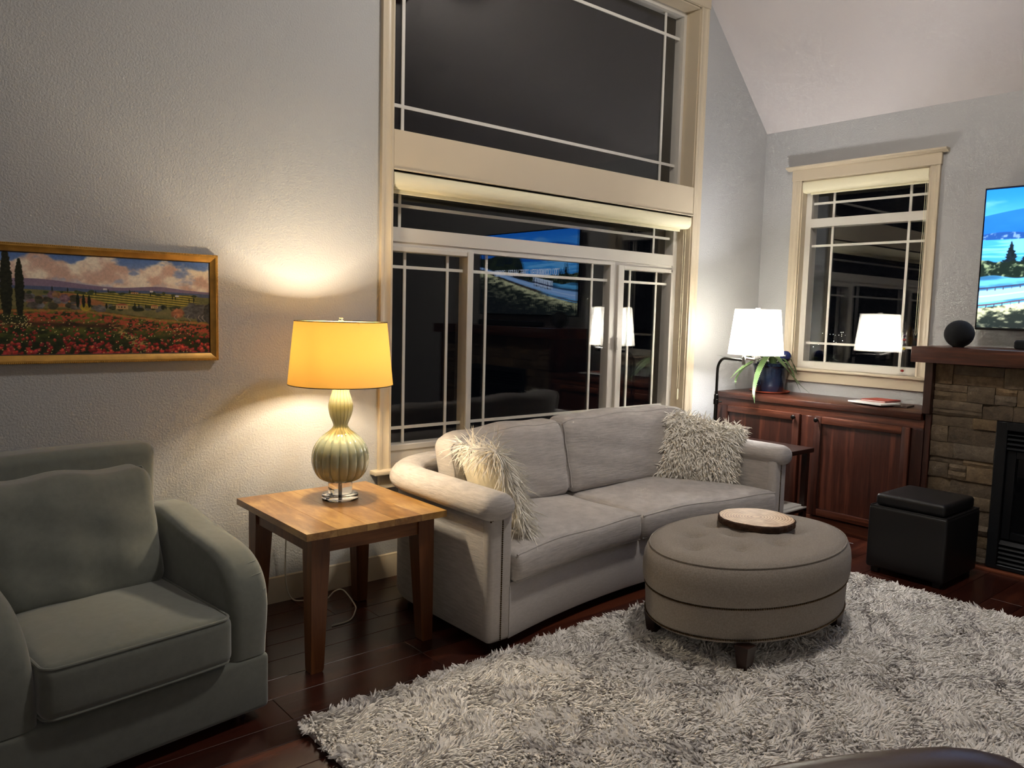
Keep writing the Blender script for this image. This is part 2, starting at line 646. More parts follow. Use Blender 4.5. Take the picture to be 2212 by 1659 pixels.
def part(name, mb, mat, parent=None, smooth=40, kind=None, label=None, origin=None):
    """one mesh object; world coordinates are re-based on the parent's origin"""
    base = ORIGIN.get(parent.name, Vector((0, 0, 0))) if parent is not None else Vector(origin if origin else (0, 0, 0))
    if base.length > 0:
        mb.v = [(x - base.x, y - base.y, z - base.z) for x, y, z in mb.v]
    me = mesh_of(mb, name, smooth)
    me.materials.append(mat)
    o = bpy.data.objects.new(name, me)
    COL.objects.link(o)
    if parent is not None:
        o.parent = parent
        ORIGIN[o.name] = base
    else:
        o.location = base
        ORIGIN[o.name] = base
    return tag(o, label, None, None, kind)


def solo(name, mb, mat, label, cat, origin, group=None, smooth=40, kind=None):
    o = part(name, mb, mat, None, smooth, origin=origin)
    return tag(o, label, cat, group, kind)


def struct(name, mb, mat, parent=None, smooth=30, origin=None):
    return part(name, mb, mat, parent, smooth, kind='structure' if parent is None else None, origin=origin)


def raw_mesh(name, V, F, mat, parent=None, col=None, smooth=True, origin=(0, 0, 0)):
    """fast path for big numpy meshes (all faces the same size)"""
    V = np.asarray(V, np.float32)
    F = np.asarray(F, np.int32)
    base = ORIGIN.get(parent.name, Vector((0, 0, 0))) if parent is not None else Vector(origin)
    V = V - np.array(base[:], np.float32)
    me = bpy.data.meshes.new(name)
    nf, k = F.shape
    me.vertices.add(len(V))
    me.vertices.foreach_set('co', V.ravel())
    me.loops.add(nf * k)
    me.loops.foreach_set('vertex_index', F.ravel())
    me.polygons.add(nf)
    me.polygons.foreach_set('loop_start', np.arange(0, nf * k, k, dtype=np.int32))
    me.polygons.foreach_set('use_smooth', np.full(nf, smooth))
    if col is not None:
        a = me.color_attributes.new('Col', 'FLOAT_COLOR', 'POINT')
        c = np.ones((len(V), 4), np.float32)
        c[:, :3] = col
        a.data.foreach_set('color', c.ravel())
    me.update(calc_edges=True)
    me.materials.append(mat)
    o = bpy.data.objects.new(name, me)
    COL.objects.link(o)
    if parent is not None:
        o.parent = parent
    else:
        o.location = base
    return o


def copy_tree(o, parent=None):
    c = o.copy()
    COL.objects.link(c)
    if parent is not None:
        c.parent = parent
    for ch in o.children:
        copy_tree(ch, c)
    return c


def spline(pts, n=8):
    """Catmull-Rom through points"""
    P = [Vector(p) for p in pts]
    P = [P[0] * 2 - P[1]] + P + [P[-1] * 2 - P[-2]]
    out = []
    for i in range(1, len(P) - 2):
        for k in range(n):
            t = k / n
            a, b, c, d = P[i - 1], P[i], P[i + 1], P[i + 2]
            out.append(0.5 * ((2 * b) + (c - a) * t + (2 * a - 5 * b + 4 * c - d) * t * t + (3 * b - a - 3 * c + d) * t ** 3))
    out.append(P[-2])
    return out


def lamp_light(name, loc, watts, col, radius=0.03, parent=None):
    L = bpy.data.lights.new(name, 'POINT')
    L.energy = watts
    L.color = col
    L.shadow_soft_size = radius
    o = bpy.data.objects.new(name, L)
    COL.objects.link(o)
    if parent is not None:
        o.parent = parent
        o.location = Vector(loc) - ORIGIN[parent.name]
    else:
        o.location = loc
    return o


# value noise on numpy grids
def vnoise(x, y, seed=0):
    rs = np.random.RandomState(seed)
    T = rs.rand(256, 256)
    xi, yi = np.floor(x).astype(int), np.floor(y).astype(int)
    fx, fy = x - xi, y - yi
    fx, fy = fx * fx * (3 - 2 * fx), fy * fy * (3 - 2 * fy)
    g = lambda a, b: T[a & 255, b & 255]
    return (g(xi, yi) * (1 - fx) + g(xi + 1, yi) * fx) * (1 - fy) + (g(xi, yi + 1) * (1 - fx) + g(xi + 1, yi + 1) * fx) * fy


def fbm(x, y, seed=0, o=4):
    s, a, t = 0, 0.5, 0
    for k in range(o):
        s = s + a * vnoise(x * 2 ** k, y * 2 ** k, seed + k)
        t += a
        a *= 0.5
    return s / t


def prism(mb, poly, a0, a1, axis='y'):
    """extrude a polygon given in (x,z) along y, (y,z) along x or (x,y) along z"""
    def P(u, w, a):
        return {'y': (u, a, w), 'x': (a, u, w), 'z': (u, w, a)}[axis]
    n = len(poly)
    vs = [P(u, w, a0) for u, w in poly] + [P(u, w, a1) for u, w in poly]
    fs = [tuple(range(n))[::-1], tuple(range(n, 2 * n))]
    fs += [(i, (i + 1) % n, n + (i + 1) % n, n + i) for i in range(n)]
    return mb.add(vs, fs)


# ================================================================== THE SETTING
RX, RZ = -2.75, 5.76                       # ridge of the vaulted ceiling
XL, YB = -9.0, -8.0                        # far ends of the room, behind the camera
SLR = (RZ - 3.052) / RX                    # right pitch
ZL = 3.3                                   # springing height on the far left


def zc(x):
    return 3.052 + SLR * x if x >= RX else RZ + (ZL - RZ) * (x - RX) / (XL - RX)


# window opening in the window wall
AX0, AX1, AZ0, AZ1 = -3.615, -0.957, 0.60, 3.82
w = MB()
prism(w, [(XL, 0), (AX0, 0), (AX0, zc(AX0)), (XL, ZL)], 0, 0.2)
prism(w, [(AX1, 0), (0.2, 0), (0.2, 3.052), (0, 3.052), (AX1, zc(AX1))], 0, 0.2)
w.box(AX0, AX1, 0, 0.2, 0, AZ0)
prism(w, [(AX0, AZ1), (AX1, AZ1), (AX1, zc(AX1)), (RX, RZ), (AX0, zc(AX0))], 0, 0.2)
struct('wall_left', w, M_WALL)

BY0, BY1, BZ0, BZ1 = -1.335, -0.345, 1.11, 2.635
w = MB()
w.box(0, 0.2, YB, BY0, 0, 3.052)
w.box(0, 0.2, BY1, 0, 0, 3.052)
w.box(0, 0.2, BY0, BY1, 0, BZ0)
w.box(0, 0.2, BY0, BY1, BZ1, 3.052)
struct('wall_right', w, M_WALL)

w = MB()
prism(w, [(XL, 0), (0.2, 0), (0.2, 3.052), (0, 3.052), (RX, RZ), (XL, ZL)], YB - 0.15, YB)
struct('wall_back', w, M_WALL)
w = MB()
w.box(XL - 0.15, XL, YB - 0.15, 0.2, 0, ZL)
struct('wall_far', w, M_WALL)
w = MB()
prism(w, [(0.2, 3.052 - SLR * 0), (0, 3.052), (RX, RZ), (XL - .15, ZL), (XL - .15, ZL + 0.15), (RX, RZ + 0.15), (0.2, 3.2)], YB - 0.15, 0.2)
struct('ceiling', w, M_CEIL)

# floor: a sub-floor with one object for each plank
w = MB()
w.box(XL, 0.0, YB, 0.0, -0.08, -0.012)
floor = struct('floor', w, M_SUB)
rnd = random.Random(7)
seams = [0.0, -0.16, -0.335, -0.49, -0.645, -0.808, -0.962, -1.154, -1.288, -1.45, -1.63, -1.79, -1.93, -2.10, -2.27, -2.43,
         -2.58, -2.76, -2.93, -3.08, -3.24, -3.42, -3.58, -3.75]
plank_cache = {}
for k in range(len(seams) - 1):
    y1, y0 = seams[k], seams[k + 1]
    x = -6.4 - rnd.random() * 0.8
    while x < -0.02:
        ln = rnd.choice([0.7, 0.95, 1.2, 1.5, 1.8])
        x1 = min(x + ln, 0.0)
        key = (round(x1 - x, 3), round(y1 - y0, 3))
        if key not in plank_cache:
            b = MB().box(-(x1 - x) / 2 + .0007, (x1 - x) / 2 - .0007, -(y1 - y0) / 2 + .0009, (y1 - y0) / 2 - .0009, -0.014, 0.0, 0.0016, 1)
            me = mesh_of(b, 'plank', 30)
            me.materials.append(M_FLOORW)
            plank_cache[key] = me
        o = bpy.data.objects.new('plank', plank_cache[key])
        COL.objects.link(o)
        o.parent = floor
        o.location = ((x + x1) / 2, (y0 + y1) / 2, 0)
        x = x1
w = MB()
w.box(XL, -6.41, YB, 0.0, -0.012, 0.0)
w.box(-6.41, 0.0, YB, -3.751, -0.012, 0.0)
part('floor_rest', w, M_FLOORW, floor)


def baseboard(name, x0, x1, y0, y1, along):
    b = MB()
    if along == 'x':
        prof = [(y1, 0), (y0, 0), (y0, 0.118), (y0 + .004, 0.125), (y0 + .004, 0.131), (y1, 0.136)]
        prism(b, prof, x0, x1, 'x')
    else:
        prof = [(x1, 0), (x0, 0), (x0, 0.118), (x0 + .004, 0.125), (x0 + .004, 0.131), (x1, 0.136)]
        b2 = [(u, z) for u, z in prof]
        prism(b, b2, y0, y1, 'y')
    return struct(name, b, M_TRIM)


baseboard('baseboard_left', XL, -0.555, -0.016, 0.0, 'x')
baseboard('baseboard_right', -0.016, 0.0, YB, -3.56, 'y')

# ------------------------------------------------------------------ windows of the window wall
GY = 0.16


def casing_profile_v(mb, x0, x1, z0, z1, y, sgn):
    """fluted flat casing, thicker on the outer edge; sgn=+1 when the outer edge is at x1"""
    pts = [(0.0, 0.0), (0.0, -0.014), (0.18, -0.018), (0.25, -0.014), (0.62, -0.014), (0.7, -0.018), (0.78, -0.022), (1.0, -0.024), (1.0, 0.0)]
    poly = []
    for u, d in pts:
        xx = x0 + (x1 - x0) * (u if sgn > 0 else 1 - u)
        poly.append((xx, y + d))
    prism(mb, poly, z0, z1, 'z')


def bar(parent, x0, x1, y0, y1, z0, z1, name='muntin', mat=None, bev=0.0):
    return part(name, MB().box(x0, x1, y0, y1, z0, z1, bev), mat or M_GRILLE, parent, 30)


def panes(parent, x0, x1, z0, z1, y=GY):
    for dy in (-0.008, 0.008):
        part('pane', MB().add([(x0, y + dy, z0), (x1, y + dy, z0), (x1, y + dy, z1), (x0, y + dy, z1)], [(0, 1, 2, 3)]), M_GLASS, parent, 0)


# window_1: the slider with its transom light
fr = MB()
YF = (0.12, 0.2)
fr.box(AX0, -3.565, *YF, 0.62, 2.5)
fr.box(-1.018, AX1, *YF, 0.62, 2.5)
fr.box(-3.565, -1.018, *YF, 0.62, 0.70)
fr.box(-3.565, -1.018, *YF, 2.28, 2.5)
fr.box(-3.565, -1.018, 0.115, 0.2, 1.912, 1.992)
fr.box(-3.565, -1.018, 0.125, 0.2, 1.880, 1.912)
win1 = struct('window_1', fr, M_VINYL)
part('mullion', MB().box(-3.003, -2.958, 0.105, 0.2, 0.70, 1.885, 0.004, 1), M_VINYL, win1)
part('mullion', MB().box(-1.706, -1.64, 0.125, 0.2, 0.70, 1.885, 0.004, 1), M_VINYL, win1)
part('mullion', MB().box(-1.64, -1.578, 0.105, 0.2, 0.70, 1.885, 0.004, 1), M_VINYL, win1)
part('latch', MB().box(-1.652, -1.632, 0.09, 0.108, 1.27, 1.36, 0.004, 2), M_VINYL, win1)
part('sash_rail', MB().box(-3.565, -3.003, 0.11, 0.2, 1.855, 1.885, 0.004, 1), M_VINYL, win1)
part('sash_rail', MB().box(-1.578, -1.018, 0.11, 0.2, 1.855, 1.885, 0.004, 1), M_VINYL, win1)
part('sash_rail', MB().box(-3.565, -3.003, 0.11, 0.2, 0.70, 0.735, 0.004, 1), M_VINYL, win1)
part('sash_rail', MB().box(-1.578, -1.018, 0.11, 0.2, 0.70, 0.735, 0.004, 1), M_VINYL, win1)
part('sash_stile', MB().box(-1.035, -1.018, 0.11, 0.2, 0.70, 1.885), M_VINYL, win1)
MW = 0.009
for x0, x1, vs_ in ((-3.565, -3.003, (-3.425, -3.12)), (-2.958, -1.706, (-2.819, -1.862)), (-1.578, -1.035, (-1.459, -1.158))):
    for x in vs_:
        bar(win1, x - MW, x + MW, GY - .004, GY + .004, 0.70, 1.88)
    for z in (1.77, 0.828):
        bar(win1, x0, x1, GY - .0045, GY + .0045, z - MW, z + MW)
    panes(win1, x0, x1, 0.70, 1.882)
for x in (-3.464, -1.205):
    bar(win1, x - MW, x + MW, GY - .004, GY + .004, 1.99, 2.285)
bar(win1, -3.565, -1.018, GY - .0045, GY + .0045, 2.12 - MW, 2.12 + MW)
panes(win1, -3.565, -1.018, 1.99, 2.285)

# window_2: the tall fixed light above
fr = MB()
fr.box(AX0, -3.565, *YF, 2.5, 3.82)
fr.box(-1.0, AX1, *YF, 2.5, 3.82)
fr.box(-3.565, -1.0, *YF, 2.5, 2.53)
fr.box(-3.565, -1.0, *YF, 3.775, 3.82)
win2 = struct('window_2', fr, M_VINYL)
for x in (-3.452, -1.169):
    bar(win2, x - MW - .001, x + MW + .001, GY - .004, GY + .004, 2.53, 3.775)
for z in (2.676, 3.619):
    bar(win2, -3.565, -1.0, GY - .0045, GY + .0045, z - MW - .001, z + MW + .001)
panes(win2, -3.565, -1.0, 2.53, 3.775)

# painted reveals, casings, stool and the wide band between the two windows
jb = MB()
jb.box(AX0 - .002, AX0 + .012, 0, 0.125, 0.62, 3.82)
jb.box(AX1 - .012, AX1 + .002, 0, 0.125, 0.62, 3.82)
jb.box(AX0, AX1, 0, 0.125, 3.808, 3.822)
trim1 = struct('trim_1', jb, M_TRIM)
cs = MB()
casing_profile_v(cs, -3.69, AX0 + .004, 0.63, 3.82, 0.0, -1)
part('casing', cs, M_TRIM, trim1)
cs = MB()
casing_profile_v(cs, AX1 - .004, -0.882, 0.63, 3.82, 0.0, 1)
part('casing', cs, M_TRIM, trim1)
part('head_casing', MB().box(-3.70, -0.87, -0.026, 0, 3.82, 3.93, 0.003, 1), M_TRIM, trim1)
part('stool', MB().box(-3.735, -0.84, -0.06, 0.125, 0.605, 0.63, 0.006, 2), M_TRIM, trim1)
part('apron', MB().box(-3.69, -0.882, -0.022, 0.0, 0.52, 0.605, 0.003, 1), M_TRIM, trim1)
bd = MB().box(AX0 + .005, AX1 - .005, -0.012, 0.12, 2.286, 2.502, 0.003, 1)
trim2 = struct('trim_2', bd, M_TRIM)
part('bead', MB().box(AX0 + .005, AX1 - .005, -0.018, 0.1, 2.286, 2.297, 0.003, 1), M_TRIM, trim2)

# ------------------------------------------------------------------ window_3 in the chimney wall
GX = 0.10
fr = MB()
XF = (0.065, 0.16)
fr.box(*XF, BY1, -0.405, BZ0, BZ1)
fr.box(*XF, -1.30, BY0, BZ0, BZ1)
fr.box(*XF, -1.30, -0.405, BZ0, 1.187)
fr.box(*XF, -1.30, -0.405, 2.59, BZ1)
fr.box(0.06, 0.16, -1.30, -0.405, 2.265, 2.332)
win3 = struct('window_3', fr, M_VINYL)
for y in (-0.575, -1.166):
    bar(win3, GX - .004, GX + .004, y - MW, y + MW, 2.332, 2.60)
    bar(win3, GX - .004, GX + .004, y - MW, y + MW, 1.187, 2.265)
for z in (2.455, 2.118, 1.335):
    bar(win3, GX - .0045, GX + .0045, -1.30, -0.405, z - MW, z + MW)
for z0, z1 in ((1.187, 2.265), (2.332, 2.6)):
    for dx in (-.008, .008):
        part('pane', MB().add([(GX + dx, -1.30, z0), (GX + dx, -0.405, z0), (GX + dx, -0.405, z1), (GX + dx, -1.30, z1)], [(0, 1, 2, 3)]), M_GLASS, win3, 0)
jb = MB()
jb.box(0, 0.07, BY1 - .012, BY1 + .002, 1.13, BZ1)
jb.box(0, 0.07, BY0 - .002, BY0 + .012, 1.13, BZ1)
jb.box(0, 0.07, BY0, BY1, BZ1 - .012, BZ1 + .002)
trim3 = struct('trim_3', jb, M_TRIM)


def casing_x(y0, y1, flip):
    pts = [(0.0, 0.0), (0.0, -0.014), (0.18, -0.018), (0.25, -0.014), (0.62, -0.014), (0.7, -0.018), (0.78, -0.022), (1.0, -0.024), (1.0, 0.0)]
    poly = [(d, y0 + (y1 - y0) * (1 - u if flip else u)) for u, d in pts]
    m = MB()
    prism(m, poly, 1.13, 2.635, 'z')
    return part('casing', m, M_TRIM, trim3)


casing_x(BY1 - .004, -0.275, False)
casing_x(-1.405, BY0 + .004, True)
part('head_casing', MB().box(-0.026, 0, -1.412, -0.268, 2.632, 2.722, 0.003, 1), M_TRIM, trim3)
cr = MB()
prism(cr, [(0, 2.716), (-0.028, 2.716), (-0.04, 2.724), (-0.062, 2.730), (-0.065, 2.742), (0, 2.742)], -1.452, -0.228, 'y')
part('crown', cr, M_TRIM, trim3)
part('stool', MB().box(-0.055, 0.07, -1.43, -0.25, 1.110, 1.132, 0.005, 2), M_TRIM, trim3)
part('apron', MB().box(-0.022, 0, -1.402, -0.278, 1.025, 1.110, 0.003, 1), M_TRIM, trim3)


# ------------------------------------------------------------------ chimney breast: stones, mantel, firebox
BRX = -0.50                                  # backing plane of the stone
PY0, PY1 = -3.50, -1.67
FB = (-3.10, -2.05, 0.0, 0.935)              # firebox opening y0,y1,z0,z1
b = MB()
b.box(BRX, 0, PY0, FB[0], 0, 1.262)
b.box(BRX, 0, FB[1], PY1, 0, 1.262)
b.box(BRX, 0, FB[0], FB[1], FB[3], 1.262)
b.box(-0.12, 0, FB[0], FB[1], 0, FB[3])
breast = struct('wall_chimney', b, M_MORTAR)
rnd = random.Random(21)
z = 0.0
stone_n = 0


def stone(y0, y1, z0, z1, ov):
    """rough-faced ledge stone: 4x3 front grid pulled in and out, 40-odd triangles"""
    d = rnd.uniform(0.014, 0.036)
    ny, nz = 4, 3
    fr_, bk = [], []
    for j in range(nz):
        for i in range(ny):
            u, v = i / (ny - 1), j / (nz - 1)
            edge = (i in (0, ny - 1)) or (j in (0, nz - 1))
            dd = d * (rnd.uniform(0.55, 0.85) if edge else rnd.uniform(0.85, 1.25))
            jy = 0 if not edge else rnd.uniform(-.0025, .0025)
            fr_.append((BRX - dd, y0 + (y1 - y0) * u + jy, z0 + (z1 - z0) * v + jy))
            if edge:
                pass
    m = MB()
    vs = fr_ + [(BRX + .004, y0, z0), (BRX + .004, y1, z0), (BRX + .004, y1, z1), (BRX + .004, y0, z1)]
    fs = []
    for j in range(nz - 1):
        for i in range(ny - 1):
            a = j * ny + i
            fs.append((a, a + 1, a + ny + 1, a + ny))
    o = ny * nz
    fs.append(tuple([o] + [o + 1] + [i for i in range(ny - 1, -1, -1)]))
    fs.append(tuple([o + 3] + [(nz - 1) * ny + i for i in range(ny)] + [o + 2]))
    fs.append(tuple([o] + [j * ny for j in range(nz)] + [o + 3]))
    fs.append(tuple([o + 1, o + 2] + [j * ny + ny - 1 for j in range(nz - 1, -1, -1)]))
    m.add(vs, fs)
    return part('stone', m, M_STONE, breast, 25)


def stone_run(ya, yb, z0, z1):
    y = ya
    while y < yb - 0.01:
        ln = rnd.uniform(0.10, 0.30)
        ye = y + ln
        if yb - ye < 0.09:
            ye = yb
        if z1 - z0 > 0.075 and rnd.random() < 0.3:
            zm = z0 + (z1 - z0) * rnd.uniform(0.35, 0.65)
            stone(y + .001, ye - .0015, z0, zm - .0015, 0)
            stone(y + .001, ye - .0015, zm, z1 - .0015, 0)
        else:
            stone(y + .001, ye - .0015, z0, z1 - .0015, 0)
        y = ye


while z < 1.25:
    h = rnd.choice([0.04, 0.06, 0.08, 0.095, 0.105])
    z1 = min(z + h, 1.262)
    if 1.262 - z1 < 0.03:
        z1 = 1.262
    if z1 <= FB[3] + .01:
        stone_run(PY0, FB[0], z, z1)
        stone_run(FB[1], PY1, z, z1)
    elif z < FB[3]:
        z1 = FB[3]
        stone_run(PY0, FB[0], z, z1)
        stone_run(FB[1], PY1, z, z1)
    else:
        stone_run(PY0, PY1, z, z1)
    z = z1

# mantel: shelf and two uprights (one fitted piece of joinery)
man = thing('mantel', 'dark red oak mantel shelf with uprights around the stone fireplace', 'mantel', (-0.3, -2.58, 0))
part('shelf', MB().box(-0.615, 0.0, -3.63, -1.545, 1.268, 1.370, 0.004, 2), M_OAKY, man)
part('upright', MB().box(-0.562, 0.0, -1.669, -1.618, 0.931, 1.268, 0.003, 1), M_OAKZ, man)
part('upright', MB().box(-0.562, 0.0, -3.552, -3.501, 0.0, 1.268, 0.003, 1), M_OAKZ, man)
part('base_post', MB().box(-0.540, 0.0, -1.669, -1.634, 0.0, 0.931, 0.003, 1), M_OAKZ, man)
w = MB().box(-0.575, -0.50, -3.2, -1.95, -0.004, 0.014, 0.004, 2)
struct('trim_4', w, M_OAKY)

# firebox insert
fb = thing('fireplace_insert', 'black metal gas fireplace insert with louvres and dark glass', 'fireplace', (-0.5, -2.575, 0))
b = MB()
b.box(-0.535, -0.46, -2.115, -2.052, 0.016, 0.933, 0.004, 1)
b.box(-0.535, -0.46, -3.098, -3.035, 0.016, 0.933, 0.004, 1)
b.box(-0.535, -0.46, -3.04, -2.11, 0.880, 0.933, 0.004, 1)
b.box(-0.535, -0.46, -3.04, -2.11, 0.016, 0.045, 0.004, 1)
b.box(-0.46, -0.13, -3.09, -2.06, 0.016, 0.93)
part('surround', b, M_BLACKMET, fb)
for k in range(4):
    z0 = 0.765 + k * 0.029
    m = MB()
    prism(m, [(-0.525, z0), (-0.50, z0 + .022), (-0.47, z0 + .022), (-0.47, z0)], -3.035, -2.115, 'y')
    part('louvre', m, M_BLACKMET, fb)
for k in range(5):
    z0 = 0.055 + k * 0.029
    m = MB()
    prism(m, [(-0.525, z0), (-0.50, z0 + .022), (-0.47, z0 + .022), (-0.47, z0)], -3.035, -2.115, 'y')
    part('louvre', m, M_BLACKMET, fb)
b = MB()
b.box(-0.508, -0.46, -2.165, -2.115, 0.205, 0.757, 0.003, 1)
b.box(-0.508, -0.46, -3.035, -2.985, 0.205, 0.757, 0.003, 1)
b.box(-0.508, -0.46, -2.985, -2.165, 0.71, 0.757, 0.003, 1)
b.box(-0.508, -0.46, -2.985, -2.165, 0.205, 0.25, 0.003, 1)
part('door_frame', b, M_BLACKMET, fb)
part('glass', MB().box(-0.482, -0.465, -2.985, -2.165, 0.25, 0.71), M_BLKGLASS, fb)


# ================================================================== FURNITURE
# ------------------------------------------------------------------ sofa
SX = -2.60


def sofa_front(x):                                   # concave front line of the seat
    u = (np.asarray(x) - SX) / 1.08
    return -1.035 - 0.13 * np.clip(u * u, 0, 1.1)


sofa = thing('sofa', 'light grey curved two-seat sofa with rolled arms under the big window', 'sofa', (SX, -0.65, 0))
# centre line of the horseshoe that makes arms and back
path = []
for y in np.linspace(-1.125, -0.52, 8):
    path.append((-1.142, y))
for k in range(1, 10):
    a = PI - k / 10 * PI / 2
    path.append((-0.797 + 0.345 * math.cos(a), -0.52 + 0.345 * math.sin(a)))
for x in np.linspace(-0.797, 0.797, 12):
    path.append((x, -0.175))
for k in range(1, 10):
    a = PI / 2 - k / 10 * PI / 2
    path.append((0.797 + 0.345 * math.cos(a), -0.52 + 0.345 * math.sin(a)))
for y in np.linspace(-0.52, -1.125, 8):
    path.append((1.142, y))


def sweep(prof, pts, ext=0.0):
    rings = []
    n = len(pts)
    for i, (x, y) in enumerate(pts):
        a, c = pts[max(0, i - 1)], pts[min(n - 1, i + 1)]
        tx, ty = c[0] - a[0], c[1] - a[1]
        L = math.hypot(tx, ty)
        nx, ny = -ty / L, tx / L                     # outward of the horseshoe
        rings.append([(SX + x + nx * o, y + ny * o, z) for o, z in prof])
    return rings


m = MB()
m.loft(sweep([(-0.062, 0.05), (-0.066, 0.3), (-0.066, 0.66), (-0.03, 0.69), (0.03, 0.69), (0.058, 0.66), (0.063, 0.4), (0.063, 0.065), (0.055, 0.05)], path))
body = part('frame', m, M_SOFA, sofa, 50)
# rolled top: an over-hanging tube with swollen rounded ends
rr = []
for i in range(len(path)):
    rr.append(path[i])
ends0 = [(-1.142, -1.125 - e) for e in (0.072, 0.068, 0.055, 0.030)]
ends1 = [(1.142, -1.125 - e) for e in (0.030, 0.055, 0.068, 0.072)]
rp = ends0 + rr + ends1
sc_ = [0.12, 0.5, 0.82, 0.97] + [1.0] * len(rr) + [0.97, 0.82, 0.5, 0.12]
base_prof = []
for k in range(18):
    a = 2 * PI * k / 18
    base_prof.append((0.014 + 0.094 * math.cos(a), 0.667 + 0.066 * math.sin(a) - 0.012 * max(0, math.cos(a)) ** 2))
rings = []
n = len(rp)
for i, (x, y) in enumerate(rp):
    a, c = rp[max(0, i - 1)], rp[min(n - 1, i + 1)]
    tx, ty = c[0] - a[0], c[1] - a[1]
    L = math.hypot(tx, ty)
    nx, ny = -ty / L, tx / L
    s = sc_[i]
    rings.append([(SX + x + nx * (0.014 + (o - 0.014) * s), y + ny * (0.014 + (o - 0.014) * s), 0.667 + (zz - 0.667) * s) for o, zz in base_prof])
m = MB()
m.loft(rings)
part('arm_roll', m, M_SOFA, sofa, 60)
# front posts of the arms with nail-head trim
for s in (-1, 1):
    xa, xb = SX + s * 1.205, SX + s * 1.072
    xm = SX + s * 1.135
    fp = part('arm_front', MB().box(xa, xb, -1.165, -1.10, 0.045, 0.655, 0.022, 3), M_SOFAS, sofa)
    nb = MB()
    for k in range(58):
        nb.ball((xm, -1.1655, 0.06 + k * 0.0098), 0.0046, 6, 4)
    for k in range(7):
        nb.ball((xm + s * (0.009 + k * 0.0098), -1.1655, 0.626 - 0.0005 * k * k), 0.0046, 6, 4)
    part('nailhead_trim', nb, M_NAIL, fp, kind='stuff')
# base rail following the concave front
m = MB()
rings = []
for x in np.linspace(SX - 1.085, SX + 1.085, 25):
    y = float(sofa_front(x))
    rings.append([(x, y + .004, 0.05), (x, y, 0.07), (x, y, 0.29), (x, y + .01, 0.305), (x, -0.24, 0.305), (x, -0.24, 0.05)])
m.loft(rings)
part('seat_base', m, M_SOFAS, sofa, 40)
# seat cushions
SPLIT = -2.66


def seat_fn(x0, x1, h0, h1, dome):
    def f(P):
        hx, hy, hz = np.abs(P[:, 0]).max(), np.abs(P[:, 1]).max(), np.abs(P[:, 2]).max()
        u, v, t = P[:, 0] / hx, P[:, 1] / hy, P[:, 2] / hz
        x = x0 + (x1 - x0) * (u + 1) / 2
        yf = sofa_front(x) - 0.028
        yb = np.full_like(x, -0.30)
        y = yf + (yb - yf) * (v + 1) / 2
        # the front boxing bulges a little
        y = y - 0.012 * np.clip(-v, 0, 1) ** 6 * (1 - t * t)
        z = h0 + (h1 - h0) * (t + 1) / 2 + dome * (1 - u ** 4) * (1 - np.clip(np.abs(v), 0, 1) ** 3) * np.clip(t, 0, 1)
        z = z + 0.006 * np.sin(u * 5 + v * 3) * np.clip(t, 0, 1)
        return np.stack([x, y, z], 1)
    return f


def rim(fn, hx, hy, hz, r, top=True, n=40, sides='f'):
    """a line along the front top edge of a deformed cushion"""
    pts = []
    for u in np.linspace(-hx + r * .3, hx - r * .3, n):
        pts.append((u, -hy + r * 0.3, (hz - r * 0.3) * (1 if top else -1)))
    Q = np.array(pts)
    box = np.array([[hx, hy, hz], [-hx, -hy, -hz]])
    out = fn(np.vstack([Q, box]))[:len(Q)]
    return [tuple(p) for p in out]


for x0, x1 in ((SX - 1.068, SPLIT - .002), (SPLIT + .002, SX + 1.068)):
    f = seat_fn(x0, x1, 0.302, 0.452, 0.028)
    m = MB().rbox(0.5, 0.4, 0.075, 0.035, (12, 10, 3), f)
    sc = part('seat_cushion', m, M_SOFA, sofa, 60)
    p = MB()
    p.tube(rim(f, 0.5, 0.4, 0.075, 0.035), 0.0042, 6)
    p.tube(rim(f, 0.5, 0.4, 0.075, 0.035, False), 0.0042, 6)
    part('piping', p, M_SOFAS, sc)


# back cushions
def back_fn(x0, x1, seed, hl, hr):
    def f(P):
        hx, hy, hz = 0.52, 0.105, 0.23
        u, v, t = P[:, 0] / hx, P[:, 1] / hy, P[:, 2] / hz
        x = x0 + (x1 - x0) * (u + 1) / 2
        puff = (1 - u ** 4) * (1 - t ** 4)
        yy = v * 0.085 + np.sign(v) * 0.035 * puff * (np.abs(v) > 0.5)
        lean = 0.105 * (t + 1) / 2
        side = (x - SX) / 1.02
        wrap = -0.13 * np.clip(np.abs(side) - 0.62, 0, 1) ** 1.5 / 0.38 ** 1.5
        y = -0.455 + yy + lean + wrap
        top = hl + (hr - hl) * (u + 1) / 2
        z = 0.46 + (top - 0.46) * (t + 1) / 2
        z = z - 0.035 * np.clip(np.abs(u), 0, 1) ** 8 * (t > 0) * t
        wr = 0.006 * np.sin(u * 9 + t * 4 + seed) * np.cos(u * 4 - t * 7)
        y = y + wr * (v < 0)
        z = z + 0.008 * np.sin(u * 7 + seed) * np.clip(t, 0, 1)
        return np.stack([x, y, z], 1)
    return f


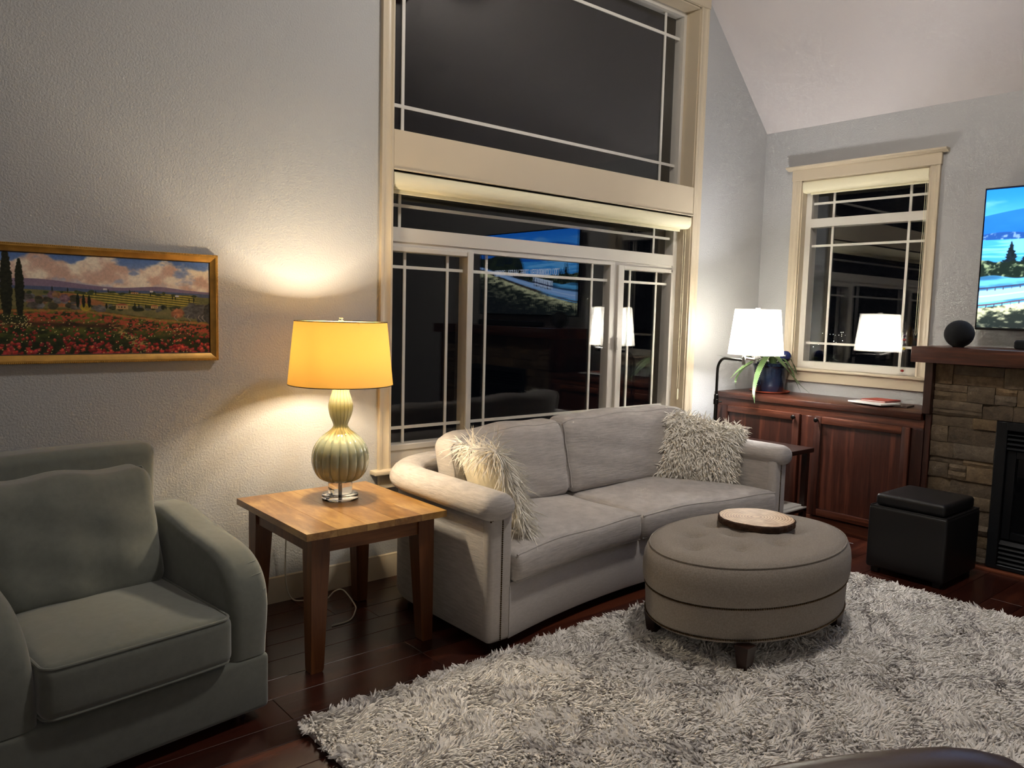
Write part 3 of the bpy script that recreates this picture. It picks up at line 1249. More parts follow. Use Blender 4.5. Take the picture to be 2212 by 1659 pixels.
for x0, x1, sd, hl, hr in ((SX - 0.985, SPLIT - 0.02, 0.4, 0.862, 0.905), (SPLIT - 0.02, SX + 0.985, 2.1, 0.905, 0.925)):
    f = back_fn(x0, x1, sd, hl, hr)
    m = MB().rbox(0.52, 0.105, 0.23, 0.055, (14, 3, 12), f, 4)
    bc = part('back_cushion', m, M_SOFA, sofa, 70)
    ln = []
    for tt in np.linspace(-0.9, 1, 14):
        ln.append((-0.52 + .012, -0.105 + .02, tt * (0.23 - .016)))
    for uu in np.linspace(-1, 1, 30)[1:]:
        ln.append((uu * (0.52 - .012), -0.105 + .02, 0.23 - .016))
    for tt in np.linspace(1, -0.9, 14)[1:]:
        ln.append((0.52 - .012, -0.105 + .02, tt * (0.23 - .016)))
    Q = f(np.array(ln))
    part('piping', MB().tube([tuple(q) for q in Q], 0.0045, 6), M_SOFAS, bc)
for x, y in ((-3.72, -1.09), (-3.72, -0.42), (-1.48, -1.09), (-1.48, -0.42)):
    part('foot', MB().lathe([(0.022, 0), (0.03, 0.055)], 16, (x, y, 0), cap=(True, True)), M_ESPRESSO, sofa)


# ------------------------------------------------------------------ shaggy cushions
def strands(P, Nrm, length, r0, seg, rs, droop=0.6, jitter=0.5, colA=(0.8, 0.78, 0.7), colv=0.08, comb=None, sides=3, taper=0.55):
    """P,Nrm: (n,3) roots and normals -> tapered 3-sided yarns, returns V,F,col (triangles)"""
    n = len(P)
    d = Nrm + rs.normal(0, jitter, (n, 3))
    if comb is not None:
        d = d + comb
    d /= np.linalg.norm(d, axis=1, keepdims=True)
    L = length * rs.uniform(0.65, 1.2, n)[:, None]
    bend = rs.normal(0, 0.5, (n, 3))
    bend[:, 2] -= droop
    pts = [P]
    cur, dr = P, d
    for k in range(seg):
        cur = cur + dr * L / seg
        pts.append(cur)
        dr = dr + bend * (0.9 / seg)
        dr /= np.linalg.norm(dr, axis=1, keepdims=True)
    up = np.tile([[0.31, 0.53, 0.79]], (n, 1))
    s = np.cross(d, up)
    s /= np.maximum(np.linalg.norm(s, axis=1, keepdims=True), 1e-6)
    t = np.cross(d, s)
    V, rad = [], []
    for k in range(seg):
        r = r0 * (1 - taper * k / seg)
        for j in range(sides):
            a = 2 * PI * j / sides
            V.append(pts[k] + (s * math.cos(a) + t * math.sin(a)) * r)
    V.append(pts[seg])
    V = np.stack(V, 1)                                  # n, seg*sides+1, 3
    nv = seg * sides + 1
    F = []
    for k in range(seg - 1):
        for j in range(sides):
            a, b = k * sides + j, k * sides + (j + 1) % sides
            c, e = a + sides, b + sides
            F += [(a, b, e), (a, e, c)]
    for j in range(sides):
        F.append(((seg - 1) * sides + j, (seg - 1) * sides + (j + 1) % sides, nv - 1))
    F = np.array(F)
    FF = (F[None] + (np.arange(n) * nv)[:, None, None]).reshape(-1, 3)
    c = np.array(colA, float)
    c = np.tile(c, (n, 1)) if c.ndim == 1 else c
    c = c * (1 + rs.uniform(-colv, colv, (n, 1)))
    C = np.repeat(c, nv, axis=0)
    return V.reshape(-1, 3), FF, C


def pillow_fn(w, h, t, pinch=0.06):
    def pos(u, v, side):
        k = np.clip((1 - np.abs(u) ** 2.6) * (1 - np.abs(v) ** 2.6), 0, 1) ** 0.55
        x = u * w / 2 * (1 - pinch * (1 - v * v))
        z = v * h / 2 * (1 - pinch * (1 - u * u))
        return np.stack([x, side * t / 2 * k, z], -1)
    return pos


def pillow_mesh(pos, n=22):
    u = np.linspace(-1, 1, n + 1)
    U, Vv = np.meshgrid(u, u, indexing='ij')
    A = pos(U, Vv, -1).reshape(-1, 3)
    B = pos(U, Vv, 1).reshape(-1, 3)
    m = MB()
    fs = []
    k = n + 1
    for i in range(n):
        for j in range(n):
            fs.append((i * k + j, (i + 1) * k + j, (i + 1) * k + j + 1, i * k + j + 1))
    m.add(A, fs)
    m.add(B, [f[::-1] for f in fs])
    return m


def xf(loc, rx, ry, rz):
    return Matrix.Translation(loc) @ Matrix.Rotation(rz, 4, 'Z') @ Matrix.Rotation(ry, 4, 'Y') @ Matrix.Rotation(rx, 4, 'X')


def mapply(Mx, A):
    R3 = np.array(Mx.to_3x3())
    return A @ R3.T + np.array(Mx.translation)


def fur_pillow(name, label, w, h, t, Mx, nfront, nedge, length, r0, col, backmat, seed, droop, both=False, jitter=0.5, seg=4):
    base = Mx.translation.copy()
    th = thing(name, label, 'pillow', tuple(base), 0)
    pos = pillow_fn(w, h, t)
    m = pillow_mesh(pos)
    m.v = [tuple(Mx @ Vector(p)) for p in m.v]
    cov = part('cover', m, backmat, th, 70)
    rs = np.random.RandomState(seed)
    u, v = rs.uniform(-1, 1, nfront), rs.uniform(-1, 1, nfront)
    side = np.where(rs.rand(nfront) < (0.5 if both else 0.0), 1, -1)
    e = 1e-3
    def P(u, v):
        a = pos(u, v, -1)
        a[:, 1] = a[:, 1] * (-side)
        return a
    p = P(u, v)
    du = P(np.clip(u + e, -1, 1), v) - P(np.clip(u - e, -1, 1), v)
    dv = P(u, np.clip(v + e, -1, 1)) - P(u, np.clip(v - e, -1, 1))
    nn = np.cross(du, dv)
    nn /= np.maximum(np.linalg.norm(nn, axis=1, keepdims=True), 1e-9)
    nn *= np.sign(nn[:, 1:2] * side[:, None] + 1e-9)
    if nedge:
        q = rs.uniform(-1, 1, nedge)
        sd = rs.randint(0, 4, nedge)
        ue = np.where(sd == 0, -1, np.where(sd == 1, 1, q))
        ve = np.where(sd == 2, -1, np.where(sd == 3, 1, q))
        pe = pos(ue * .995, ve * .995, -1)
        ne = np.stack([np.where(sd == 0, -1, np.where(sd == 1, 1, 0)), -0.4 * np.ones(nedge), np.where(sd == 2, -1, np.where(sd == 3, 1, 0))], 1).astype(float)
        p = np.vstack([p, pe])
        nn = np.vstack([nn, ne / np.linalg.norm(ne, axis=1, keepdims=True)])
    pw = mapply(Mx, p)
    nw = nn @ np.array(Mx.to_3x3()).T
    cmb = np.zeros_like(nw)
    cmb[:, 2] = -1.3
    q = pw * 17.0
    cmb[:, 0] += 1.1 * (fbm(q[:, 1] + q[:, 0], q[:, 2], seed, 2) - .5)
    cmb[:, 1] += 1.1 * (fbm(q[:, 1] - q[:, 0] + 9, q[:, 2] + 4, seed + 1, 2) - .5)
    V, F, C = strands(pw, nw, length, r0, seg, rs, droop, jitter, col, 0.08, cmb)
    o = raw_mesh('fur', V, F, M_FUR, th, C, False)
    o['kind'] = 'stuff'
    return th


FURC = tuple(s2l([0.985, 0.965, 0.925]))
MR = xf(Vector((-1.685, -0.70, 0.652)), math.radians(-20), math.radians(9), math.radians(-52))
fur_pillow('fur_pillow', 'square shaggy cream wool pillow propped against the sofa arm beside the floor lamp', 0.46, 0.40, 0.15, MR,
           5600, 2300, 0.078, 0.0058, FURC, M_CREAMP, 3, 0.9, False, 0.8)
ML = xf(Vector((-3.50, -0.78, 0.655)), math.radians(-20), math.radians(5), math.radians(76))
fur_pillow('fur_pillow', 'long-haired white pillow with smooth cream back against the sofa arm beside the end table', 0.46, 0.42, 0.14, ML,
           2600, 2200, 0.130, 0.0034, FURC, M_CREAMP, 5, 1.1, False, 0.5)


# ------------------------------------------------------------------ end table
TX0, TX1, TY0, TY1, TZ = -4.545, -3.853, -0.905, -0.160, 0.614
tb = thing('end_table', 'square honey-brown wooden end table with tapered legs beside the sofa', 'table', ((TX0 + TX1) / 2, (TY0 + TY1) / 2, 0))
nb_ = 5
for k in range(nb_):
    x0 = TX0 + (TX1 - TX0) * k / nb_
    x1 = TX0 + (TX1 - TX0) * (k + 1) / nb_
    m = MB().box(x0 + .0002, x1 - .0002, TY0, TY1, TZ - 0.030, TZ, 0.0008, 1)
    part('top_board', m, M_BROWNT, tb)
AP = 0.052
m = MB().box(TX0 + .10, TX1 - .10, TY0 + AP, TY0 + AP + .022, TZ - .105, TZ - .03)
part('apron', m, M_APRON, tb)
m = MB().box(TX0 + .10, TX1 - .10, TY1 - AP - .022, TY1 - AP, TZ - .105, TZ - .03)
part('apron', m, M_APRON, tb)
m = MB().box(TX0 + AP, TX0 + AP + .022, TY0 + .10, TY1 - .10, TZ - .105, TZ - .03)
part('apron', m, M_LEGW, tb)
m = MB().box(TX1 - AP - .022, TX1 - AP, TY0 + .10, TY1 - .10, TZ - .105, TZ - .03)
part('apron', m, M_LEGW, tb)
for sx in (0, 1):
    for sy in (0, 1):
        x0 = TX0 + .042 if sx == 0 else TX1 - .042
        y0 = TY0 + .042 if sy == 0 else TY1 - .042
        dx, dy = (1 if sx == 0 else -1), (1 if sy == 0 else -1)
        rings = []
        for z, wd in ((TZ - .03, 0.083), (TZ - .12, 0.083), (0.02, 0.058), (0.006, 0.056), (0.0, 0.050)):
            a, b = x0, x0 + dx * wd
            c, e = y0, y0 + dy * wd
            rings.append([(a, c, z), (b, c, z), (b, e, z), (a, e, z)])
        m = MB()
        m.loft(rings)
        part('leg', m, M_LEGW, tb, 30)

# ------------------------------------------------------------------ table lamp
LX, LY = -4.145, -0.431
tl = thing('table_lamp', 'fluted pale green glass gourd lamp with yellow drum shade on end table', 'lamp', (LX, LY, TZ))
part('base', MB().lathe([(0.080, 0), (0.086, 0.003), (0.086, 0.023), (0.080, 0.027)], 48, (LX, LY, TZ + .0006), cap=(True, True)), M_ACRYL, tl)
part('column', MB().lathe([(0.056, 0.0285), (0.057, 0.030), (0.057, 0.085), (0.056, 0.0865)], 40, (LX, LY, TZ), cap=(True, True)), M_ACRYL, tl)
part('rod', MB().lathe([(0.0065, 0.001), (0.0065, 0.087)], 12, (LX, LY, TZ), cap=(True, True)), M_NICKEL, tl)
gp = [(0.052, 0.087), (0.075, 0.091), (0.100, 0.105), (0.120, 0.130), (0.132, 0.165), (0.1345, 0.200), (0.130, 0.235), (0.117, 0.268),
      (0.096, 0.296), (0.070, 0.318), (0.048, 0.334), (0.036, 0.350), (0.035, 0.362), (0.041, 0.378), (0.051, 0.402), (0.0575, 0.432), (0.057, 0.458),
      (0.050, 0.487), (0.042, 0.512), (0.0375, 0.532), (0.036, 0.552), (0.034, 0.575)]
gp = [(p.x, p.z) for p in spline([(r, 0, z) for r, z in gp], 3)]


def flute(r, z, a):
    k = abs(math.sin(a * 9))
    return r * (1 - 0.075 * (1 - k) ** 2.2)


part('gourd_body', MB().lathe(gp, 180, (LX, LY, TZ), flute, cap=(True, True)), M_LAMPGLASS, tl, 80)
part('stem', MB().lathe([(0.012, 0.57), (0.012, 0.63), (0.017, 0.632), (0.017, 0.67)], 16, (LX, LY, TZ), cap=(True, True)), M_NICKEL, tl)
SZ0, SZ1 = 1.166, 1.462
sh = part('shade', MB().lathe([(0.245 - 0.030 * k / 6, SZ0 + (SZ1 - SZ0) * k / 6) for k in range(7)], 72, (LX, LY, 0)), M_SHADEY, tl, 80)
part('shade_rim', MB().tube([(LX + .245 * math.cos(a), LY + .245 * math.sin(a), SZ0) for a in np.linspace(0, 2 * PI, 73)[:-1]], 0.0022, 6, True), M_DARKMET, sh)
part('shade_rim', MB().tube([(LX + .215 * math.cos(a), LY + .215 * math.sin(a), SZ1) for a in np.linspace(0, 2 * PI, 73)[:-1]], 0.0022, 6, True), M_DARKMET, sh)
hp = MB()
for k in range(3):
    a = k * 2 * PI / 3 + 0.4
    hp.tube([(LX, LY, SZ1 - .008), (LX + .21 * math.cos(a), LY + .21 * math.sin(a), SZ1 - .012)], 0.0017, 6)
hp.tube(spline([(LX + .014, LY, 1.225), (LX + .058, LY, 1.31), (LX + .045, LY, 1.41), (LX, LY, SZ1 - .006)], 6), 0.0017, 6)
hp.tube(spline([(LX - .014, LY, 1.225), (LX - .058, LY, 1.31), (LX - .045, LY, 1.41), (LX, LY, SZ1 - .006)], 6), 0.0017, 6)
part('harp', hp, M_NICKEL, tl)
part('finial', MB().lathe([(0.004, -.01), (0.011, 0.0), (0.012, 0.006), (0.008, 0.012), (0.010, 0.017), (0.001, 0.021)], 16, (LX, LY, SZ1)), M_NICKEL, tl)
part('light_bulb', MB().ball((LX, LY, 1.315), 0.030, 16, 10, 1.3), M_BULB, tl)
lamp_light('table_lamp_light', (LX, LY, 1.315), TABLE_LAMP_W, (1.0, 0.86, 0.64), 0.045, tl)

# lamp cord hanging behind the table and lying on the floor
cp = spline([(LX - .02, LY + .09, TZ - .045), (LX - .13, LY + .24, TZ - .06), (-4.26, -0.10, 0.52), (-4.255, -0.06, 0.30), (-4.25, -0.05, 0.12), (-4.22, -0.06, 0.02), (-4.15, -0.09, 0.006),
             (-4.07, -0.13, 0.004), (-4.03, -0.16, 0.05), (-4.00, -0.20, 0.06), (-3.985, -0.29, 0.008), (-4.02, -0.36, 0.0045), (-4.10, -0.45, 0.0045), (-4.20, -0.46, 0.0045)], 7)
solo('power_cord', MB().tube(cp, 0.0035, 6), M_CORD, 'thin white lamp cord trailing down behind the end table to the floor', 'cord', (-4.15, -0.2, 0))

# ------------------------------------------------------------------ armchair
AC = thing('armchair', 'sage grey upholstered club armchair with loose cushions below the painting', 'armchair', (-5.287, -0.691, 0), math.radians(7.5), local=True)
HW = 0.462


def arm_profile():
    pts = [(0.30, 0.05), (0.30, 0.695), (0.20, 0.700), (0.08, 0.680), (-0.05, 0.655), (-0.18, 0.638), (-0.28, 0.618), (-0.36, 0.580), (-0.415, 0.525),
           (-0.445, 0.45), (-0.452, 0.36), (-0.448, 0.25)]
    s = spline([(a, 0, b) for a, b in pts[2:]], 4)
    return pts[:2] + [(p.x, p.z) for p in s] + [(-0.40, 0.245), (-0.40, 0.05)]


for s in (-1, 1):
    pr = arm_profile()
    bm = bmesh.new()
    x_in, x_out = s * 0.30, s * HW
    lo = [bm.verts.new((x_in, y, z)) for y, z in pr]
    hi = [bm.verts.new((x_out, y, z)) for y, z in pr]
    n = len(pr)
    bm.faces.new(lo)
    bm.faces.new(hi[::-1])
    for i in range(n):
        bm.faces.new((lo[i], lo[(i + 1) % n], hi[(i + 1) % n], hi[i]))
    bmesh.ops.recalc_face_normals(bm, faces=bm.faces[:])
    ed = [e for e in bm.edges if abs(e.verts[0].co.x - e.verts[1].co.x) < 1e-6 and max(v.co.z for v in e.verts) > 0.26 and min(v.co.y for v in e.verts) < 0.29]
    bmesh.ops.bevel(bm, geom=ed, offset=0.062, segments=5, profile=0.5, affect='EDGES', clamp_overlap=True)
    for v in bm.verts:                                  # top of the arm flares outward
        if v.co.z > 0.3:
            v.co.x += s * 0.022 * min(1, (v.co.z - 0.3) / 0.3)
    arm = part('arm', MB().bm(bm), M_CHAIR, AC, 60)
    bvh = BVHTree.FromPolygons([v.co[:] for v in arm.data.vertices], [p.vertices[:] for p in arm.data.polygons])
    for k, (yy, zz, ln) in enumerate(((-0.36, 0.59, 0.09), (-0.40, 0.545, 0.10), (-0.435, 0.485, 0.075))):
        q = []
        for i in range(9):
            t = i / 8
            hit = bvh.find_nearest(Vector((s * (0.492 - ln * t), yy - 0.02, zz + 0.02 - 0.022 * t)))
            q.append(hit[0] - hit[1] * 0.0015)
        part('pleat', MB().tube(q, [0.0008, 0.002, 0.0032, 0.0036, 0.0036, 0.0034, 0.003, 0.002, 0.0006], 6), M_CHAIRP, arm)
m = MB().rbox(HW - .004, 0.04, 0.105, 0.02, (6, 2, 2), lambda P: P + np.array([0, -0.412, 0.145]))
part('front_rail', m, M_CHAIR, AC, 50)
m = MB().box(-0.44, 0.44, -0.40, 0.40, 0.05, 0.27)
part('seat_deck', m, M_CHAIR, AC)


def chairback(P):
    hz = 0.47
    t = (P[:, 2] / hz + 1) / 2
    x = P[:, 0] * (0.80 + 0.17 * t)
    y = P[:, 1] + 0.31 + 0.10 * t
    z = 0.05 + (0.945 - 0.05) * t - 0.006 * (P[:, 0] / 0.40) ** 2 * t
    return np.stack([x, y, z], 1)


bk = part('backrest', MB().rbox(0.405, 0.085, 0.47, 0.045, (8, 2, 8), chairback, 4), M_CHAIR, AC, 60)
bvh = BVHTree.FromPolygons([v.co[:] for v in bk.data.vertices], [p.vertices[:] for p in bk.data.polygons])
for k in range(3):
    q = []
    for t in np.linspace(0, 1, 6):
        hit = bvh.find_nearest(Vector((0.40 + 0.01 * k, 0.31 + 0.035 * k - 0.01 * t, 0.955 - 0.09 * t)))
        q.append(hit[0] - hit[1] * 0.0015)
    part('pleat', MB().tube(q, [0.0008, 0.0028, 0.0034, 0.003, 0.002, 0.0006], 6), M_CHAIRP, bk)


def chairseat(P):
    u, v, t = P[:, 0] / 0.31, P[:, 1] / 0.36, P[:, 2] / 0.085
    z = P[:, 2] + 0.352 + 0.022 * (1 - u ** 4) * (1 - v ** 4) * np.clip(t, 0, 1)
    y = P[:, 1] - 0.118 - 0.012 * np.clip(-v, 0, 1) ** 4 * (1 - u ** 4)
    return np.stack([P[:, 0] * 1.0 + 0.002 * np.sin(v * 3), y, z], 1)


cs = part('seat_cushion', MB().rbox(0.305, 0.36, 0.085, 0.032, (10, 10, 3), chairseat), M_CHAIR, AC, 60)
for top in (1, -1):
    ln = []
    rc_, ax_, ay_ = 0.035, 0.305 - .007, 0.36 - .007
    for v_ in np.linspace(0.9 * ay_, -ay_ + rc_, 12):
        ln.append((-ax_, v_, top * (0.085 - .007)))
    for a_ in np.linspace(PI, 1.5 * PI, 6)[1:]:
        ln.append((-ax_ + rc_ + rc_ * math.cos(a_), -ay_ + rc_ + rc_ * math.sin(a_), top * (0.085 - .007)))
    for u_ in np.linspace(-ax_ + rc_, ax_ - rc_, 22)[1:]:
        ln.append((u_, -ay_, top * (0.085 - .007)))
    for a_ in np.linspace(-0.5 * PI, 0, 6)[1:]:
        ln.append((ax_ - rc_ + rc_ * math.cos(a_), -ay_ + rc_ + rc_ * math.sin(a_), top * (0.085 - .007)))
    for v_ in np.linspace(-ay_ + rc_, 0.9 * ay_, 12)[1:]:
        ln.append((ax_, v_, top * (0.085 - .007)))
    part('piping', MB().tube([tuple(q) for q in chairseat(np.array(ln))], 0.0055, 8), M_CHAIRP, cs)


def chaircush(P):
    u, v, t = P[:, 0] / 0.31, P[:, 1] / 0.10, P[:, 2] / 0.225
    puff = (1 - u ** 4) * (1 - t ** 4)
    y = P[:, 1] * 0.75 + np.sign(v) * 0.04 * puff * (np.abs(v) > 0.4) + 0.085 + 0.165 * (t + 1) / 2
    x = P[:, 0] * (1.0 + 0.01 * t) - 0.012
    z = 0.425 + (0.872 - 0.425) * (t + 1) / 2 - 0.010 * np.abs(u) ** 3 * t + 0.008 * np.cos(u * 6.5) * np.clip(t, 0, 1)
    y = y + (v < 0) * (0.007 * np.sin(u * 7 + t * 5) * np.cos(t * 4 - u * 3) - 0.012 * np.exp(-((u + .1 - 0.35 * t) ** 2) / 0.012) * np.clip(t, 0, 1) ** 2)
    return np.stack([x, y, z], 1)


bcu = part('back_cushion', MB().rbox(0.31, 0.10, 0.225, 0.05, (16, 3, 14), chaircush, 4), M_CHAIR, AC, 70)
ln = [(-0.31 + .014, -0.01, t_ * 0.2) for t_ in np.linspace(-0.9, 1, 12)] + [(u_ * 0.296, -0.01, 0.219) for u_ in np.linspace(-1, 1, 26)] + \
     [(0.31 - .004, -0.01, t_ * 0.2) for t_ in np.linspace(1, -0.9, 12)]
part('piping', MB().tube([tuple(q) for q in chaircush(np.array(ln))], 0.0048, 6), M_CHAIRP, bcu)
for sx in (-1, 1):
    for sy in (-1, 1):
        part('foot', MB().lathe([(0.025, 0), (0.025, 0.052)], 14, (sx * 0.38, sy * 0.36, 0), cap=(True, True)), M_ESPRESSO, AC)


# ------------------------------------------------------------------ oval tufted ottoman
OX, OY, ORX, ORY = -2.60, -1.685, 0.603, 0.410
ot = thing('tufted_ottoman', 'oval grey tweed ottoman with button-tufted top on the shag rug', 'ottoman', (OX, OY, 0))
ZP = 0.030
buttons = []
for (u, v) in ((-0.72, 0.10), (-0.44, 0.46), (-0.44, -0.30), (-0.12, 0.12), (-0.02, 0.60), (-0.02, -0.46), (0.27, 0.12), (0.42, 0.48), (0.42, -0.30), (0.72, 0.10)):
    buttons.append((u * (ORX - .06), v * (ORY - .06)))
rings_ = []
prof = [(1.0, 0.292, 0), (1.012, 0.305, 0), (1.018, 0.33, 0), (1.018, 0.375, 0), (1.008, 0.415, 0), (0.985, 0.445, 0.2), (0.945, 0.465, 0.6), (0.885, 0.478, 1)]
prof += [(r, 0.478 + 0.014 * (1 - (r / 0.885) ** 2), 1) for r in np.linspace(0.83, 0.0, 17)]
NT = 120
V, F = [], []
for (r, z, k) in prof:
    for i in range(NT):
        a = 2 * PI * i / NT
        # superellipse-free oval
        x, y = max(r, 0.002) * ORX * math.cos(a), max(r, 0.002) * ORY * math.sin(a)
        zz = z
        if k > 0:
            for bx, by in buttons:
                d2 = (x - bx) ** 2 + (y - by) ** 2
                zz -= k * (0.024 * math.exp(-d2 / 0.0008) + 0.019 * math.exp(-d2 / 0.005))
        V.append((OX + x, OY + y, zz))
for k in range(len(prof) - 1):
    for i in range(NT):
        j = (i + 1) % NT
        F.append((k * NT + i, k * NT + j, (k + 1) * NT + j, (k + 1) * NT + i))
F.append(tuple((len(prof) - 1) * NT + i for i in range(NT)))
m = MB()
m.add(V, F)
tp = part('cushion', m, M_OTTO, ot, 80)
part('piping', MB().tube([(OX + 0.962 * ORX * math.cos(a), OY + 0.962 * ORY * math.sin(a), 0.461) for a in np.linspace(0, 2 * PI, 97)[:-1]], 0.0035, 6, True), M_OTTO, tp)
for bx, by in buttons:
    r = math.hypot(bx / ORX, by / ORY)
    z = 0.478 + 0.014 * (1 - (r / 0.885) ** 2) - 0.038
    part('button', MB().lathe([(0.0125, 0), (0.0125, 0.004), (0.010, 0.008), (0.005, 0.0098), (0.0005, 0.0105)], 14, (OX + bx, OY + by, z)), M_OTTO, tp)
m = MB().lathe([(0.958, 0.130), (0.972, 0.136), (0.978, 0.16), (0.985, 0.22), (0.99, 0.27), (0.985, 0.293)], 96, (OX, OY, 0), None, ORX, ORY, (True, True))
lo = part('drum', m, M_OTTO, ot, 60)
for zz, rad, nn, nm in ((0.285, 0.994, 300, 'nailhead_trim'), (0.146, 0.980, 300, 'nailhead_trim')):
    nb = MB()
    for i in range(nn):
        a = 2 * PI * i / nn
        nb.ball((OX + rad * ORX * math.cos(a), OY + rad * ORY * math.sin(a), zz), 0.0048, 6, 4)
    part(nm, nb, M_NAIL, lo, kind='stuff')
for sx, sy in ((-1, -1), (-1, 1), (1, -1), (1, 1)):
    x, y = -2.655 + sx * 0.385, -1.722 + sy * 0.25
    rings = []
    for z, wd in ((0.134, 0.034), (0.045, 0.024), (0.0215, 0.022)):
        rings.append([(x - wd, y - wd, z), (x + wd, y - wd, z), (x + wd, y + wd, z), (x - wd, y + wd, z)])
    m = MB()
    m.loft(rings)
    part('leg', m, M_ESPRESSO, ot, 30)

# round wood slice on top
WX, WY, WZ = -2.435, -1.615, 0.491
sl = thing('wood_slice', 'round wooden slab tray with bark edge lying on the tufted ottoman', 'tray', (WX, WY, WZ))
rs = np.random.RandomState(4)
NS = 72
ang = np.linspace(0, 2 * PI, NS, endpoint=False)
wob = 1 + 0.018 * np.sin(3 * ang + 1) + 0.014 * np.sin(5 * ang) + 0.006 * rs.normal(size=NS)
R0 = 0.186
m = MB()
m.loft([[(WX + R0 * 0.975 * w_ * math.cos(a), WY + R0 * 0.975 * w_ * math.sin(a), WZ + z) for a, w_ in zip(ang, wob)] for z in (0.003, 0.0325)])
part('sawn_face', m, M_SLICE, sl, 30)
m = MB()
w2 = wob + 0.014 * rs.normal(size=NS)
rings = []
for z, k in ((0.0, 0.985), (0.006, 1.01), (0.018, 1.02), (0.028, 1.01), (0.0318, 0.985)):
    rings.append([(WX + R0 * k * (w_ + 0.006 * rs.normal()) * math.cos(a), WY + R0 * k * (w_ + 0.006 * rs.normal()) * math.sin(a), WZ + z) for a, w_ in zip(ang, w2)])
rings.append([(WX + R0 * 0.955 * w_ * math.cos(a), WY + R0 * 0.955 * w_ * math.sin(a), WZ + 0.0322) for a, w_ in zip(ang, wob)])
m.loft(rings, True, False)
part('bark', m, M_BARK, sl, 20)

# ------------------------------------------------------------------ shag rug
RGX0, RGX1, RGY0, RGY1 = -4.735, -1.39, -3.64, -1.205
rug = thing('shag_rug', 'white shag rug with faint grey lattice on the dark wood floor', 'rug', ((RGX0 + RGX1) / 2, (RGY0 + RGY1) / 2, 0))
part('backing', MB().box(RGX0 + .012, RGX1 - .012, RGY0 + .012, RGY1 - .012, 0.0005, 0.021, 0.006, 2), M_RUGBASE, rug)
rs = np.random.RandomState(11)


def rug_points(n):
    return np.stack([rs.uniform(RGX0 + .01, RGX1 - .01, n), rs.uniform(RGY0 + .01, RGY1 - .01, n)], 1)


cam2 = CAM[:2]


def in_view(P, margin):
    d = np.stack([P[:, 0] - CAM[0], P[:, 1] - CAM[1], np.full(len(P), 0.03 - CAM[2])], 1)
    z = d @ _f
    px = 1106 + FPX * (d @ _r2) / z
    py = 829.5 + FPX * (d @ _d2) / z
    return (px > -margin) & (px < 2212 + margin) & (py < 1659 + margin) & (z > 0.2)


A = rug_points(int(3.345 * 2.435 * 21000))
vis = in_view(A, 330)
A1 = A[vis]
A2 = A[~vis][::5]
# the yarns lie over each other in loose clumps
for name, Pxy, r0, ln in (('pile', A1, 0.0047, 0.036), ('pile', A2, 0.0100, 0.040)):
    n = len(Pxy)
    X, Y = Pxy[:, 0], Pxy[:, 1]
    th = 2 * PI * 1.6 * (fbm(X * 9 + 40, Y * 9 + 40, 3, 3))
    comb = np.stack([np.cos(th) * 2.3, np.sin(th) * 2.3 - 0.2, np.zeros(n)], 1)
    # lean outward along the edges
    e = 0.05
    comb[:, 0] += np.where(X < RGX0 + e, -1.0, 0) + np.where(X > RGX1 - e, 1.0, 0)
    comb[:, 1] += np.where(Y > RGY1 - e, 1.0, 0) + np.where(Y < RGY0 + e, -1.0, 0)
    wx = X + 0.05 * (fbm(X * 4, Y * 4, 31) - .5)
    wy = Y + 0.05 * (fbm(X * 4 + 9, Y * 4, 37) - .5)
    p1 = (wx * 1.15 + wy * 1.75) * 1.0
    p2 = (wx * 1.15 - wy * 1.75) * 1.0
    d1 = np.abs((p1 / 0.86) % 1 - 0.5)
    d2 = np.abs((p2 / 0.86) % 1 - 0.5)
    band = np.maximum(np.exp(-((d1 - 0.10) / 0.045) ** 2), np.exp(-((d2 - 0.10) / 0.045) ** 2))
    band = band * (0.35 + 0.9 * fbm(X * 5 + 3, Y * 5, 51, 3))
    grey = (rs.rand(n) < np.clip(band * 0.55, 0, 0.55)) | (rs.rand(n) < 0.025)
    cw = s2l([0.97, 0.955, 0.935])
    cg = s2l([0.72, 0.70, 0.69])
    col = np.where(grey[:, None], cg[None], cw[None])
    P3 = np.stack([X, Y, 0.014 + 0.014 * rs.rand(n)], 1)
    nr = np.tile([[0, 0, 1.0]], (n, 1))
    V, F, C = strands(P3, nr, ln, r0, 3, rs, 0.30, 0.60, col, 0.08, comb, 3, 0.25)
    V[:, 2] = np.maximum(V[:, 2], 0.004)
    o = raw_mesh(name, V, F, M_RUG, rug, C, False)
    o['kind'] = 'stuff'

# ------------------------------------------------------------------ black leather storage cube
lc = thing('storage_ottoman', 'black leather storage cube with padded lid in front of the cabinet', 'ottoman', (-0.95, -1.835, 0))
part('body', MB().rbox(0.247, 0.226, 0.190, 0.018, (6, 6, 4), lambda P: P + np.array([-0.952, -1.834, 0.222])), M_LEATHER, lc, 60)
part('lid', MB().rbox(0.222, 0.200, 0.036, 0.022, (8, 8, 2), lambda P: P + np.array([-0.952, -1.834, 0]) + np.stack([0 * P[:, 0], 0 * P[:, 0],
     0.4485 + 0.006 * (1 - (P[:, 0] / .222) ** 2) * (1 - (P[:, 1] / .2) ** 2) * (P[:, 2] > 0)], 1)), M_LEATHER, lc, 60)
part('lip', MB().tube([(-0.952 + a, -1.834 + b, 0.411) for a, b in ((-.238, -.217), (.238, -.217), (.238, .217), (-.238, .217))], 0.006, 6, True), M_LEATHER, lc)
for sx in (-1, 1):
    for sy in (-1, 1):
        part('foot', MB().box(-0.952 + sx * .2 - .022, -0.952 + sx * .2 + .022, -1.834 + sy * .18 - .022, -1.834 + sy * .18 + .022, 0, 0.034, 0.003, 1), M_BLKPLASTIC, lc)

